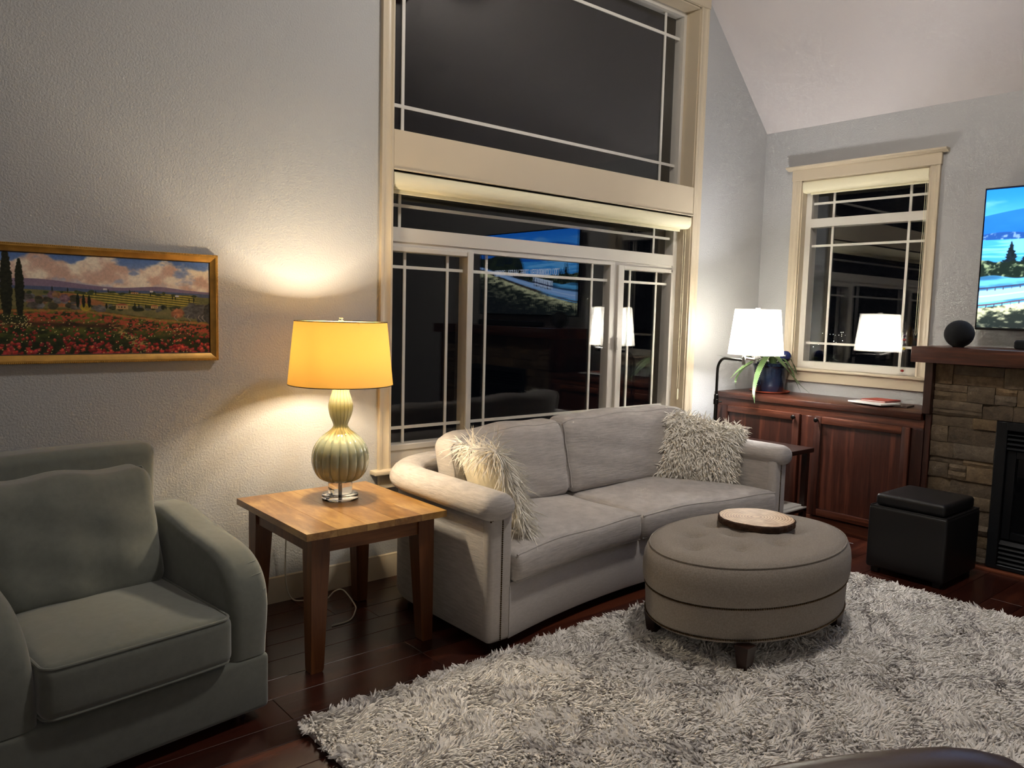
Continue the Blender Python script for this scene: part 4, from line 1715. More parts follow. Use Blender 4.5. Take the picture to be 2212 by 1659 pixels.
# ------------------------------------------------------------------ built-in oak cabinet
cab = thing('cabinet', 'red oak built-in cabinet with two panelled doors under the side window', 'cabinet', (-0.27, -0.82, 0))
b = MB()
b.box(-0.532, -0.004, -1.632, -0.018, 0.0, 0.884)
part('carcass', b, M_OAKZ, cab)
part('top_rail', MB().box(-0.545, -0.530, -1.632, -0.018, 0.822, 0.884, 0.002, 1), M_OAKY, cab)
part('toe_board', MB().box(-0.556, -0.530, -1.632, -0.018, 0.0, 0.092, 0.005, 2), M_OAKY, cab)
for y0, y1 in ((-0.078, -0.018), (-0.872, -0.765), (-1.632, -1.558)):
    part('face_stile', MB().box(-0.545, -0.530, y0, y1, 0.092, 0.822, 0.002, 1), M_OAKZ, cab)
for (y0, y1, ky) in ((-0.758, -0.082, -0.722), (-1.553, -0.879, -0.903)):
    z0, z1 = 0.10, 0.828
    door = part('door', MB().box(-0.550, -0.536, y0 + .045, y1 - .045, z0 + .045, z1 - .045), M_OAKZ, cab)
    for a_, b_ in ((y0, y0 + .052), (y1 - .052, y1)):
        part('door_stile', MB().box(-0.567, -0.533, a_, b_, z0, z1, 0.004, 2), M_OAKZ, door)
    for a_, b_ in ((z0, z0 + .052), (z1 - .052, z1)):
        part('door_rail', MB().box(-0.5668, -0.533, y0 + .052, y1 - .052, a_, b_, 0.004, 2), M_OAKY, door)
    mo = MB()
    q0, q1, r0_, r1_ = y0 + .052, y1 - .052, z0 + .052, z1 - .052
    mo.tube([(-0.553, q0, r0_), (-0.553, q1, r0_), (-0.553, q1, r1_), (-0.553, q0, r1_)], 0.0055, 6, True)
    part('bead', mo, M_OAKZ, door)
    kb = MB()
    prk = [(0.006, 0.0), (0.006, 0.012), (0.011, 0.016), (0.0165, 0.022), (0.0165, 0.029), (0.010, 0.034), (0.0005, 0.035)]
    kb.lathe(prk, 18)
    kb.v = [(-0.567 - z, ky + x, 0.802 + y) for x, y, z in kb.v]
    part('knob', kb, M_DARKMET, door)
wt = solo('worktop', MB().box(-0.562, -0.002, -1.6165, -0.002, 0.885, 0.930, 0.006, 2), M_OAKY,
          'long red oak worktop slab lying along the built-in cabinet', 'worktop', (-0.28, -0.82, 0.885))

# ------------------------------------------------------------------ side table between sofa arm and cabinet
st = thing('side_table', 'small espresso wood side table with lower shelf behind the far sofa arm', 'table', (-1.10, -0.80, 0))
part('top', MB().box(-1.335, -0.872, -1.058, -0.56, 0.617, 0.648, 0.003, 1), M_ESPRESSO, st)
part('shelf', MB().box(-1.315, -0.892, -1.038, -0.58, 0.205, 0.228, 0.003, 1), M_ESPRESSO, st)
for x in (-1.315, -0.930):
    for y in (-1.038, -0.618):
        part('leg', MB().box(x, x + .038, y, y + .038, 0, 0.617), M_ESPRESSO, st)
solo('magazine', MB().box(-1.29, -0.905, -1.045, -0.76, 0.2285, 0.240, 0.002, 1), M_PAPERW, 'white magazine lying on the side table lower shelf', 'magazine', (-1.1, -0.9, 0.2285))
solo('magazine', MB().box(-1.27, -0.93, -1.02, -0.79, 0.2405, 0.252, 0.002, 1), M_PAPERW, 'smaller white magazine, topmost on the side table lower shelf', 'magazine', (-1.1, -0.9, 0.2405))

# ------------------------------------------------------------------ swing-arm floor lamp
FX, FY = -0.865, -0.555
PX_, PYY = -0.905, -0.262
fl = thing('floor_lamp', 'bronze swing-arm floor lamp with glowing white shade between sofa and cabinet', 'lamp', (PX_, PYY, 0))
part('base', MB().lathe([(0.13, 0), (0.132, 0.008), (0.125, 0.018), (0.03, 0.03), (0.018, 0.045)], 36, (PX_, PYY, 0), cap=(True, True)), M_DARKMET, fl)
part('pole', MB().tube([(PX_, PYY, 0.03), (PX_, PYY, 0.93)], 0.0135, 14), M_DARKMET, fl)
part('collar', MB().lathe([(0.0135, 0.865), (0.019, 0.868), (0.019, 0.905), (0.0165, 0.907), (0.0165, 0.94), (0.012, 0.945)], 18, (PX_, PYY, 0), cap=(True, True)), M_DARKMET, fl)
part('thumb_screw', MB().tube([(PX_ + .012, PYY - .012, 0.888), (PX_ + .030, PYY - .030, 0.888)], 0.006, 8), M_DARKMET, fl)
# bent upper tube: goes up, then bends towards the shade
jd = (Vector((FX, FY, 0)) - Vector((PX_, PYY, 0)))
J1 = at(1607, 776, 5.62)
J1 = Vector((J1.x, J1.y, 1.222))
hd = (Vector((J1.x, J1.y, 0)) - Vector((PX_, PYY, 0)))
hl = hd.length
hd.normalize()
tp_ = [Vector((PX_, PYY, 0.94)), Vector((PX_, PYY, 1.10))]
for k in range(1, 9):
    a = k / 8 * PI / 2
    tp_.append(Vector((PX_, PYY, 1.122)) + hd * (0.10 - 0.10 * math.cos(a)) + Vector((0, 0, 0.10 * math.sin(a))))
tp_.append(Vector((PX_, PYY, 1.222)) + hd * (hl - .004))
part('bent_tube', MB().tube(tp_, 0.0105, 12), M_DARKMET, fl)
part('pivot', MB().lathe([(0.012, -0.030), (0.013, -0.028), (0.013, 0.030), (0.009, 0.036)], 16, tuple(J1), cap=(True, True)), M_NICKEL, fl)
J2 = Vector((FX, FY, 1.218))
part('swing_arm', MB().tube([J1 + Vector((0, 0, .018)), J2 + Vector((0, 0, 0.004))], 0.009, 10), M_NICKEL, fl)
part('socket', MB().lathe([(0.013, -0.020), (0.014, 0.0), (0.014, 0.012), (0.024, 0.013), (0.024, 0.055), (0.016, 0.057), (0.016, 0.095)], 20, tuple(J2), cap=(True, True)), M_NICKEL, fl)
FZ0, FZ1 = 1.262, 1.588
fs_ = part('shade', MB().lathe([(0.196 - 0.036 * k / 6, FZ0 + (FZ1 - FZ0) * k / 6) for k in range(7)], 64, (FX, FY, 0)), M_SHADEW, fl, 80)
part('shade_rim', MB().tube([(FX + .196 * math.cos(a), FY + .196 * math.sin(a), FZ0) for a in np.linspace(0, 2 * PI, 65)[:-1]], 0.0022, 6, True), M_SHADEW, fs_)
part('shade_rim', MB().tube([(FX + .160 * math.cos(a), FY + .160 * math.sin(a), FZ1) for a in np.linspace(0, 2 * PI, 65)[:-1]], 0.0022, 6, True), M_SHADEW, fs_)
hp = MB()
for k in range(3):
    a = k * 2 * PI / 3 + 0.2
    hp.tube([(FX, FY, FZ1 - .008), (FX + .157 * math.cos(a), FY + .157 * math.sin(a), FZ1 - .010)], 0.0017, 6)
for s in (-1, 1):
    hp.tube(spline([(FX + s * .014, FY, 1.29), (FX + s * .05, FY, 1.40), (FX + s * .04, FY, 1.52), (FX, FY, FZ1 - .004)], 6), 0.0017, 6)
part('harp', hp, M_NICKEL, fl)
part('finial', MB().lathe([(0.006, -.008), (0.017, 0.0), (0.018, 0.012), (0.012, 0.016), (0.001, 0.018)], 16, (FX, FY, FZ1)), M_NICKEL, fl)
part('light_bulb', MB().ball((FX, FY, 1.395), 0.030, 16, 10, 1.3), M_BULB, fl)
lamp_light('floor_lamp_light', (FX, FY, 1.395), FLOOR_LAMP_W, (1.0, 1.0, 1.0), 0.06, fl)

# ------------------------------------------------------------------ potted aloe, glass globe
QX, QY, QZ = -0.235, -0.30, 0.930
pl = thing('potted_aloe', 'aloe plant with long drooping leaves in a dark blue glazed pot on worktop', 'plant', (QX, QY, QZ))
part('saucer', MB().lathe([(0.118, 0), (0.150, 0.006), (0.158, 0.017), (0.153, 0.017), (0.118, 0.007), (0.001, 0.007)], 48, (QX, QY, QZ + .0005)), M_TERRA, pl)
pot = MB().lathe([(0.001, 0.009), (0.098, 0.009), (0.104, 0.016), (0.122, 0.12), (0.132, 0.20), (0.134, 0.212), (0.140, 0.216), (0.140, 0.238), (0.134, 0.242), (0.124, 0.238), (0.122, 0.205), (0.001, 0.203)], 56, (QX, QY, QZ))
part('pot', pot, M_POT, pl, 50)
part('soil', MB().lathe([(0.122, 0.207), (0.06, 0.214), (0.001, 0.216)], 32, (QX, QY, QZ)), M_SOIL, pl)


def leaf(pts, wd):
    """thick tapering leaf with a channelled top and small teeth on both edges"""
    P = spline(pts, 8)
    n = len(P)
    rings, edges = [], []
    for i, p in enumerate(P):
        t = (P[min(n - 1, i + 1)] - P[max(0, i - 1)]).normalized()
        s = t.cross(Vector((0, 0, 1)))
        if s.length < 0.05:
            s = Vector((0.7, -0.7, 0))
        s.normalize()
        u = s.cross(t).normalized()
        k = i / (n - 1)
        wv = wd * (0.72 + 0.5 * k if k < .3 else (0.87 * (1 - ((k - .3) / .7) ** 1.25))) + 0.0012
        th = wv * 0.30
        rings.append([tuple(p + s * wv + u * th * .55), tuple(p + s * wv * .5 - u * th * .35), tuple(p - u * th * 0.75), tuple(p - s * wv * .5 - u * th * .35), tuple(p - s * wv + u * th * .55),
                      tuple(p - s * wv * .5 + u * th * .30), tuple(p + u * th * .12), tuple(p + s * wv * .5 + u * th * .30)])
        edges.append((p + s * wv + u * th * .55, s, wv))
        edges.append((p - s * wv + u * th * .55, -s, wv))
    m = MB()
    m.loft(rings)
    lf = part('leaf', m, M_ALOE, pl, 60)
    tm = MB()
    for (p, s, wv) in edges[2:-4]:
        if wv > 0.006:
            a = p + Vector((0, 0, 0.002))
            tm.add([tuple(p + Vector((0, 0, .002))), tuple(p - Vector((0, 0, .002))), tuple(p + s * .005), ], [(0, 1, 2)])
            tm.add([tuple(p + Vector((.0015, .0015, 0))), tuple(p - Vector((.0015, .0015, 0))), tuple(p + s * .005)], [(0, 1, 2)])
    part('teeth', tm, M_ALOETIP, lf, 0, kind='stuff')


c0 = Vector((QX, QY, QZ + .21))
def lp(px, py, dep):
    return at(px, py, dep)
dq = float((np.array([QX, QY, 1.1]) - CAM) @ _f)
leaf([c0 + Vector((-.02, .02, 0)), lp(1640, 768, dq - .06), lp(1595, 775, dq - .22), lp(1549, 767, dq - .38)], 0.017)
leaf([c0 + Vector((-.03, .0, 0)), lp(1645, 775, dq - .12), lp(1618, 785, dq - .24), lp(1595, 800, dq - .33), lp(1578, 817, dq - .38)], 0.019)
leaf([c0 + Vector((-.03, .01, 0)), lp(1640, 778, dq - .10), lp(1610, 793, dq - .22), lp(1590, 818, dq - .26), lp(1590, 839, dq - .26)], 0.018)
leaf([c0 + Vector((-.03, -.03, 0)), lp(1660, 769, dq - .10), lp(1643, 792, dq - .24), lp(1633, 820, dq - .34), lp(1628, 848, dq - .42), lp(1630, 871, dq - .455)], 0.026)
leaf([c0 + Vector((-.02, -.04, 0)), lp(1672, 768, dq - .10), lp(1692, 788, dq - .20), lp(1712, 812, dq - .23), lp(1729, 832, dq - .22), lp(1752, 852, dq - .24)], 0.026)
leaf([c0 + Vector((0, -.04, 0)), lp(1690, 775, dq - .08), lp(1708, 795, dq - .14), lp(1718, 822, dq - .17), lp(1731, 850, dq - .19)], 0.015)
leaf([c0 + Vector((.02, -.04, 0)), lp(1702, 773, dq), lp(1714, 788, dq), lp(1722, 810, dq - .04)], 0.017)
leaf([c0 + Vector((0, .0, 0)), c0 + Vector((-.01, -.05, .05)), c0 + Vector((-.03, -.10, .07))], 0.02)
gl = at(1697, 770, dq - .03)
gt = thing('glass_globe', 'blue swirled glass watering globe stuck in the aloe pot', 'globe', tuple(gl))
part('ball', MB().ball(tuple(gl), 0.045, 28, 18), M_GLOBE, gt, 80)
part('stem', MB().tube([gl, (c0 + Vector((.02, -.03, -.01)))], [0.012, 0.006], 10), M_GLOBE, gt)

# ------------------------------------------------------------------ papers on the worktop
def slab(name, cx, cy, w_, d_, rz, z0, h, mat, label, cat):
    c, s = math.cos(rz), math.sin(rz)
    m = MB().box(-w_ / 2, w_ / 2, -d_ / 2, d_ / 2, 0, h, 0.0012, 1)
    m.v = [(cx + x * c - y * s, cy + x * s + y * c, z0 + z) for x, y, z in m.v]
    return m
o = thing('notebook', 'dark brown notebook, lowest in the small pile on the worktop', 'notebook', (-0.30, -1.32, 0.9302))
part('cover', slab('', -0.27, -1.30, 0.16, 0.24, 0.12, 0.9302, 0.012, M_DARKCOVER, '', ''), M_DARKCOVER, o)
o = thing('booklet', 'white booklet under the red book on the worktop', 'booklet', (-0.36, -1.20, 0.9425))
part('pages', slab('', -0.345, -1.20, 0.20, 0.28, -0.25, 0.9425, 0.010, M_PAPERW, '', ''), M_PAPERW, o)
o = thing('red_book', 'small red book, topmost in the pile on the worktop', 'book', (-0.24, -1.20, 0.953))
part('cover', slab('', -0.25, -1.205, 0.20, 0.19, -0.12, 0.9627, 0.003, M_REDCOVER, '', ''), M_REDCOVER, o)
part('pages', slab('', -0.25, -1.205, 0.194, 0.184, -0.12, 0.956, 0.0065, M_PAPERW, '', ''), M_PAPERW, o)
part('cover', slab('', -0.25, -1.205, 0.20, 0.19, -0.12, 0.953, 0.003, M_REDCOVER, '', ''), M_REDCOVER, o)

# ------------------------------------------------------------------ galileo thermometer on the side window's stool
GX_, GY_, GZ_ = 0.0, -1.232, 1.1325
ga = thing('galileo_thermometer', 'clear glass cylinder thermometer with coloured floats on the window sill', 'thermometer', (GX_, GY_, GZ_))
part('base', MB().lathe([(0.034, 0), (0.036, 0.002), (0.036, 0.010), (0.034, 0.012)], 6, (GX_, GY_, GZ_), cap=(True, True)), M_THGLASS, ga, 30)
part('tube', MB().lathe([(0.021, 0.0125), (0.0215, 0.02), (0.0215, 0.315), (0.019, 0.330), (0.010, 0.345), (0.006, 0.36), (0.005, 0.385), (0.001, 0.395)], 28, (GX_, GY_, GZ_), cap=(True, False)), M_THGLASS, ga, 60)
for z_, mt in ((0.295, M_LIQBLU), (0.265, M_LIQRED), (0.232, M_LIQBLU), (0.200, M_LIQYEL), (0.038, M_LIQRED)):
    bl = part('float', MB().ball((GX_, GY_, GZ_ + z_), 0.0155, 16, 10), M_THGLASS, ga, 80)
    part('liquid', MB().ball((GX_, GY_, GZ_ + z_ - .003), 0.0125, 14, 8, 0.75), mt, bl, 80)
    part('tag', MB().lathe([(0.006, -.022), (0.006, -.019)], 12, (GX_, GY_, GZ_ + z_), cap=(True, True)), M_NICKEL, bl)


# ================================================================== PICTURES, SCREENS, SMALL THINGS
def lerp(a, b, t):
    t = np.clip(t, 0, 1)[..., None]
    return a * (1 - t) + b * t


def S(e0, e1, x):
    t = np.clip((x - e0) / (e1 - e0), 0, 1)
    return t * t * (3 - 2 * t)


def C8(r, g, b):
    return np.array([r, g, b], float) / 255


def put(img, mask, col):
    m = np.clip(mask, 0, 1)[..., None]
    return img * (1 - m) + np.asarray(col) * m


def paint_landscape(nx, ny):
    """poppy field under a cloudy sky; u 0..1 is the part seen from the room's middle, u<0 runs on to the left"""
    u = np.linspace(-0.2, 1, nx)
    v = np.linspace(1, 0, ny)                       # v 0 bottom .. 1 top
    U, V = np.meshgrid(u, v)
    rs = np.random.RandomState(9)
    X, Y = U * 2.1, V
    # sky
    sky = lerp(C8(198, 190, 196), C8(88, 122, 182), S(0.66, 1.02, V))
    cl = fbm(X * 3.2 + 5, Y * 6 + 2, 2, 5)
    cl = S(0.44, 0.58, cl + 0.10 * (1 - S(0.72, 1.0, V)) - 0.10 * S(0.88, 1.0, V))
    shade = fbm(X * 6 + 9, Y * 9, 5, 4)
    clc = lerp(C8(214, 178, 158), C8(250, 236, 214), S(0.35, 0.7, shade + 0.35 * (V - 0.8)))
    img = sky * (1 - cl[..., None]) + clc * cl[..., None]
    # far hills
    h1 = 0.720 + 0.020 * np.sin(X * 2.2 + 1.2) + 0.012 * np.sin(X * 5) + 0.02 * np.exp(-((U - 0.72) / .12) ** 2) - 0.03 * U
    img = put(img, S(0, 0.006, h1 - V), C8(140, 120, 140) + 0.05 * (fbm(X * 4, Y * 30, 8)[..., None] - .5))
    h2 = 0.675 + 0.008 * np.sin(X * 4) - 0.035 * U + 0.02 * np.exp(-((U - 0.66) / .14) ** 2)
    img = put(img, S(0, 0.006, h2 - V), C8(84, 96, 126))
    h3 = 0.640 + 0.010 * np.sin(X * 3 + 2) - 0.04 * S(0.7, 1, U)
    fieldc = lerp(C8(150, 132, 84), C8(92, 96, 58), fbm(X * 7, Y * 28, 12, 4))
    img = put(img, S(0, 0.006, h3 - V), fieldc)
    # vineyard rows on the middle hill
    vm = S(0, 0.01, 0.635 - V) * S(0, 0.01, V - 0.50) * S(0.26, 0.34, U + (V - .55) * 0.9) * S(0, .06, 0.95 - U)
    rows = np.sin((V * 1.0 + U * 0.16) * 260 + 2 * fbm(X * 6, Y * 6, 15))
    img = put(img, vm, lerp(C8(92, 92, 40), C8(196, 172, 76), S(-0.2, 0.6, rows)))
    # ploughed brown hill
    bm_ = S(0, 0.02, 0.625 - V - 0.55 * np.clip(U - 0.30, 0, 1)) * S(0, 0.015, V - 0.47) * S(0.20, 0.24, U) * S(0, 0.05, 0.48 - U)
    img = put(img, bm_, lerp(C8(150, 92, 56), C8(196, 134, 84), fbm(X * 12, Y * 20, 17)))
    # poppy meadow
    top = 0.452 + 0.012 * np.sin(X * 3) - 0.16 * np.clip(U - 0.35, 0, 1)
    mead = lerp(C8(44, 52, 26), C8(110, 112, 44), S(0.3, 0.7, fbm(X * 14, Y * 26, 20, 4)))
    mead = lerp(mead, C8(30, 38, 20), (1 - S(0.05, 0.34, V)) * 0.85)
    msk = S(0, 0.006, top - V)
    img = put(img, msk, mead)
    redz = S(0, 0.02, top - V) * S(0, 0.10, V - (top - 0.20))
    rn = fbm(X * 42, Y * 70, 23, 3)
    img = put(img, redz * S(0.44, 0.58, rn) * 0.9, C8(196, 84, 60))
    band = np.exp(-((V - top + 0.022) / .014) ** 2)
    img = put(img, band * msk * 0.75, C8(176, 138, 66))
    dk = np.exp(-((V - 0.315 + 0.05 * U) / 0.025) ** 2) * S(0, .05, 0.55 - U)
    img = put(img, dk * 0.75 * msk, C8(58, 34, 26))
    # pale path running through
    pw = np.abs(U - (0.56 + 0.05 * np.sin(V * 16)) - 0.10 * (0.2 - V)) - 0.075 * (1.0 - 1.4 * V)
    pth = S(0, 0.05, -pw) * S(0, .06, 0.34 - V) * S(0.44, 0.6, fbm(X * 40, Y * 90, 29, 2))
    img = put(img, pth * 0.85, C8(206, 168, 98))
    # hedge and trees in the middle distance
    def blob(cx, cy, rx, ry, col, var=0.25, seed=1):
        nonlocal img
        d = ((U - cx) / rx) ** 2 + ((V - cy) / ry) ** 2
        nz = fbm(X * 30 + seed, Y * 50, 33, 3)
        mk = S(0.25, -0.25, d - 1 + (nz - .5) * 1.2)
        mk = np.clip(1 - S(-0.25, 0.25, d - 1 + (nz - .5) * 1.2), 0, 1)
        c = np.asarray(col)[None, None] * (1 - var + 2 * var * nz[..., None])
        img = put(img, mk, c)
    for k in range(34):
        cx = rs.uniform(0.09, 0.33)
        blob(cx, rs.uniform(0.475, 0.60), rs.uniform(.012, .028), rs.uniform(.018, .04), C8(*[(118, 116, 116), (92, 86, 78), (150, 112, 78), (128, 98, 104), (70, 66, 48)][k % 5]), .35, k)
    for k in range(26):
        blob(rs.uniform(0.32, 0.84), 0.478 - 0.06 * max(0, 0) + rs.uniform(-.012, .02), rs.uniform(.010, .022), rs.uniform(.014, .028), C8(*[(66, 70, 42), (104, 102, 92), (44, 50, 30)][k % 3]), .3, k + 60)
    for k in range(20):
        blob(rs.uniform(0.10, 0.97), 0.635 + rs.uniform(-.012, .010) - 0.02 * rs.rand(), rs.uniform(.008, .02), rs.uniform(.008, .016), C8(66, 76, 46), .3, k + 90)
    for cx, cy, rx, ry, c in ((0.90, 0.455, .05, .085, (98, 96, 92)), (0.955, 0.44, .05, .10, (86, 84, 80)), (0.82, 0.435, .032, .055, (176, 112, 76)), (0.995, 0.43, .03, .11, (70, 68, 62)), (0.36, .478, .025, .04, (186, 158, 54)), (0.43, .47, .03, .035, (112, 108, 104))):
        blob(cx, cy, rx, ry, C8(*c), .35, int(cx * 100))
    for cx in (0.815, 0.885, 0.945, 0.965):
        img = put(img, np.exp(-((U - cx - 0.01 * np.sin(V * 60)) / .0022) ** 2) * S(0, .01, V - 0.345) * S(0, .02, 0.43 - V), C8(170, 160, 140))
    # small cypresses
    def cyp(cx, base, h, w, col=(26, 34, 20)):
        nonlocal img
        t = (V - base) / h
        ww = w * np.sqrt(np.clip(np.sin(np.clip(t, 0, 1) * PI * 0.93 + 0.15), 0, 1)) * (0.8 + 0.5 * fbm(X * 60, Y * 60, 41, 2))
        mk = S(0, 0.003, ww - np.abs(U - cx)) * (t > 0) * (t < 1)
        nz = fbm(X * 40, Y * 80, 43, 3)
        img = put(img, mk, C8(*col)[None, None] * (0.55 + 0.9 * nz[..., None]))
    for cx, b, h, w_ in ((0.325, .475, .14, .009), (0.352, .475, .13, .009), (0.378, .475, .125, .009), (0.46, .468, .06, .006), (0.41, .60, .05, .004), (0.47, .625, .04, .004), (0.575, .63, .04, .004), (0.60, .62, .04, .003), (0.68, .60, .055, .004), (0.795, .575, .05, .004), (0.81, .572, .05, .004), (0.885, .55, .05, .004), (0.91, .55, .055, .005), (0.60, .47, .07, .005), (0.62, .47, .06, .004), (0.655, .47, .055, .004), (0.74, .47, .05, .004), (0.76, .47, .05, .004), (0.21, .62, .06, .004), (0.28, .62, .05, .004)):
        cyp(cx, b, h, w_)
    # farm houses
    def house(cx, cy, w_, h_):
        nonlocal img
        mk = (np.abs(U - cx) < w_) & (np.abs(V - cy) < h_)
        img = put(img, mk * 1.0, C8(198, 158, 104))
        mk = (np.abs(U - cx) < w_ * (1.15 - 0.6 * np.clip((V - cy - h_) / (h_ * .8), 0, 1))) & (V >= cy + h_) & (V < cy + h_ * 1.8)
        img = put(img, mk * 1.0, C8(166, 92, 62))
        for q in (-.5, 0, .5):
            img = put(img, ((np.abs(U - cx - q * w_) < w_ * .10) & (np.abs(V - cy) < h_ * .4)) * 1.0, C8(74, 52, 40))
    house(0.535, 0.487, .030, .020)
    house(0.70, 0.492, .018, .013)
    house(0.60, 0.632, .020, .008)
    for cx, cy in ((0.455, 0.663), (0.685, 0.658), (0.82, 0.615)):
        img = put(img, ((np.abs(U - cx) < .009) & (np.abs(V - cy) < .008)) * 1.0, C8(224, 214, 206))
    # poppies, larger towards the viewer
    for k in range(430):
        vv = rs.rand() ** 1.25 * 0.33 + 0.005
        uu = rs.uniform(-0.2, 1)
        if vv > 0.30 - 0.14 * max(0, uu - .35):
            continue
        r = 0.0050 + 0.0085 * max(0, (0.24 - vv)) / 0.24
        if abs(uu - 0.56) < 0.08 and rs.rand() < 0.4:
            continue
        i0, i1 = np.searchsorted(u, [uu - r * 1.4, uu + r * 1.4])
        j0, j1 = [np.searchsorted(-v, -(q)) for q in (vv + r * 3, vv - r * 3)]
        if i1 - i0 < 1 or j1 - j0 < 1:
            continue
        uu_, vv_ = U[j0:j1, i0:i1], V[j0:j1, i0:i1]
        d = ((uu_ - uu) / r) ** 2 + ((vv_ - vv) / (r * 2.0)) ** 2 + 0.35 * np.sin(4 * np.arctan2(vv_ - vv, uu_ - uu) + k)
        mk = np.clip(1.25 - d, 0, 1) * (d < 1.2)
        c = C8(*[(196, 60, 54), (210, 84, 66), (160, 42, 40), (178, 64, 66)][rs.randint(4)]) * rs.uniform(.8, 1.1)
        cc = c[None, None] * (0.75 + 0.4 * S(-r, r, vv_ - vv)[..., None])
        img[j0:j1, i0:i1] = img[j0:j1, i0:i1] * (1 - mk[..., None]) + cc * mk[..., None]
    for k in range(300):
        uu, vv = rs.uniform(-.2, 0.9), rs.uniform(0.01, 0.36) if k % 3 else rs.uniform(.28, .40)
        if k % 3 == 0:
            uu = rs.uniform(-.2, 0.11)
        d = ((U[:, :] - uu) / .0035) ** 2 + ((V - vv) / .006) ** 2 if False else None
        i, j = np.searchsorted(u, uu), np.searchsorted(-v, -vv)
        img[j:j + 2, i:i + 2] = C8(224, 206, 130)
    # the two big cypresses on the left with a bush at their feet
    for cx, w_, tp_, bs in ((0.012, 0.026, 1.02, 0.33), (0.068, 0.020, 0.93, 0.36), (-0.09, 0.03, 1.05, 0.31), (-0.16, 0.03, 1.0, 0.31)):
        cyp(cx, bs, tp_ - bs, w_, (34, 36, 20))
    for k in range(14):
        blob(rs.uniform(-.15, 0.10), rs.uniform(.33, .385), .022, .03, C8(54, 56, 30), .4, k + 200)
    for k in range(70):
        uu, vv = rs.uniform(-.18, 0.11), rs.uniform(.29, .40)
        i, j = np.searchsorted(u, uu), np.searchsorted(-v, -vv)
        img[j:j + 2, i:i + 2] = C8(214, 196, 128)
    img *= (0.93 + 0.14 * fbm(X * 60, Y * 60, 77, 2))[..., None]
    return np.clip(img, 0, 1)


def raster_plane(name, img, corner, ux, uz, mat, parent):
    """img rows from top; corner = lower-left world point, ux along the picture, uz up"""
    ny, nx, _ = img.shape
    s, t = np.meshgrid(np.linspace(0, 1, nx), np.linspace(1, 0, ny))
    P = np.array(corner)[None, None] + s[..., None] * np.array(ux) + t[..., None] * np.array(uz)
    idx = np.arange(nx * ny).reshape(ny, nx)
    F = np.stack([idx[1:, :-1], idx[1:, 1:], idx[:-1, 1:], idx[:-1, :-1]], -1).reshape(-1, 4)
    return raw_mesh(name, P.reshape(-1, 3), F, mat, parent, s2l(img).reshape(-1, 3))


# framed painting
PX0, PX1, PZ0, PZ1 = -5.635, -4.577, 1.263, 1.757
pa = thing('framed_painting', 'gilt-framed painting of a poppy field with cypresses on the wall', 'painting', ((PX0 + PX1) / 2, 0, PZ0))
raster_plane('canvas', paint_landscape(560, 250), (PX0 + .034, -0.017, PZ0 + .032), (PX1 - PX0 - .068, 0, 0), (0, 0, PZ1 - PZ0 - .064), M_PAINT, pa)
part('backing', MB().box(PX0 + .02, PX1 - .02, -0.014, -0.002, PZ0 + .02, PZ1 - .02), M_SUB, pa)
fpz = [(0.0, -0.002), (0.0, -0.030), (0.006, -0.036), (0.012, -0.036), (0.018, -0.031), (0.030, -0.024), (0.034, -0.022), (0.036, -0.014), (0.036, -0.002)]


def frame_rail(a, b, inward):
    """mitred rail from corner a to corner b, profile stepping inward"""
    rings = []
    for p, sgn in ((a, 1), (b, -1)):
        r = []
        for o, d in fpz:
            r.append((p[0] + inward[0] * o + (b[0] - a[0]) / abs((b[0] - a[0]) or 1) * o * sgn, d,
                      p[1] + inward[1] * o + (b[1] - a[1]) / abs((b[1] - a[1]) or 1) * o * sgn))
        rings.append(r)
    m = MB()
    m.loft(rings)
    return m


fr_ = [frame_rail((PX0, PZ0), (PX1, PZ0), (0, 1)), frame_rail((PX1, PZ1), (PX0, PZ1), (0, -1)),
       frame_rail((PX0, PZ1), (PX0, PZ0), (1, 0)), frame_rail((PX1, PZ0), (PX1, PZ1), (-1, 0))]
for f_ in fr_:
    part('frame_rail', f_, M_GOLD, pa, 30)
rp_ = MB()
for k in range(150):
    x = PX0 + .004 + (PX1 - PX0 - .008) * k / 149
    for z in (PZ0 + .004, PZ1 - .004):
        rp_.ball((x, -0.034, z), 0.0042, 6, 4)
for k in range(70):
    z = PZ0 + .004 + (PZ1 - PZ0 - .008) * k / 69
    for x in (PX0 + .004, PX1 - .004):
        rp_.ball((x, -0.034, z), 0.0042, 6, 4)
part('rope_edge', rp_, M_GOLD, pa, kind='stuff')
ln_ = MB()
ln_.tube([(PX0 + .0365, -0.018, PZ0 + .0365), (PX1 - .0365, -0.018, PZ0 + .0365), (PX1 - .0365, -0.018, PZ1 - .0365), (PX0 + .0365, -0.018, PZ1 - .0365)], 0.0022, 6, True)
part('liner', ln_, M_DARKCOVER, pa)

# television
FONT = {'T': '11111 00100 00100 00100 00100 00100 00100', 'O': '01110 10001 10001 10001 10001 10001 01110', 'C': '01111 10000 10000 10000 10000 10000 01111',
        'N': '10001 11001 11001 10101 10011 10011 10001', 'Q': '01110 10001 10001 10001 10101 10010 01101', 'U': '10001 10001 10001 10001 10001 10001 01110',
        'E': '11111 10000 10000 11110 10000 10000 11111', 'R': '11110 10001 10001 11110 10100 10010 10001', 'H': '10001 10001 10001 11111 10001 10001 10001',
        'I': '01110 00100 00100 00100 00100 00100 01110', 'G': '01111 10000 10000 10011 10001 10001 01111', 'A': '01110 10001 10001 11111 10001 10001 10001',
        'D': '11110 10001 10001 10001 10001 10001 11110', ' ': '00000 00000 00000 00000 00000 00000 00000'}


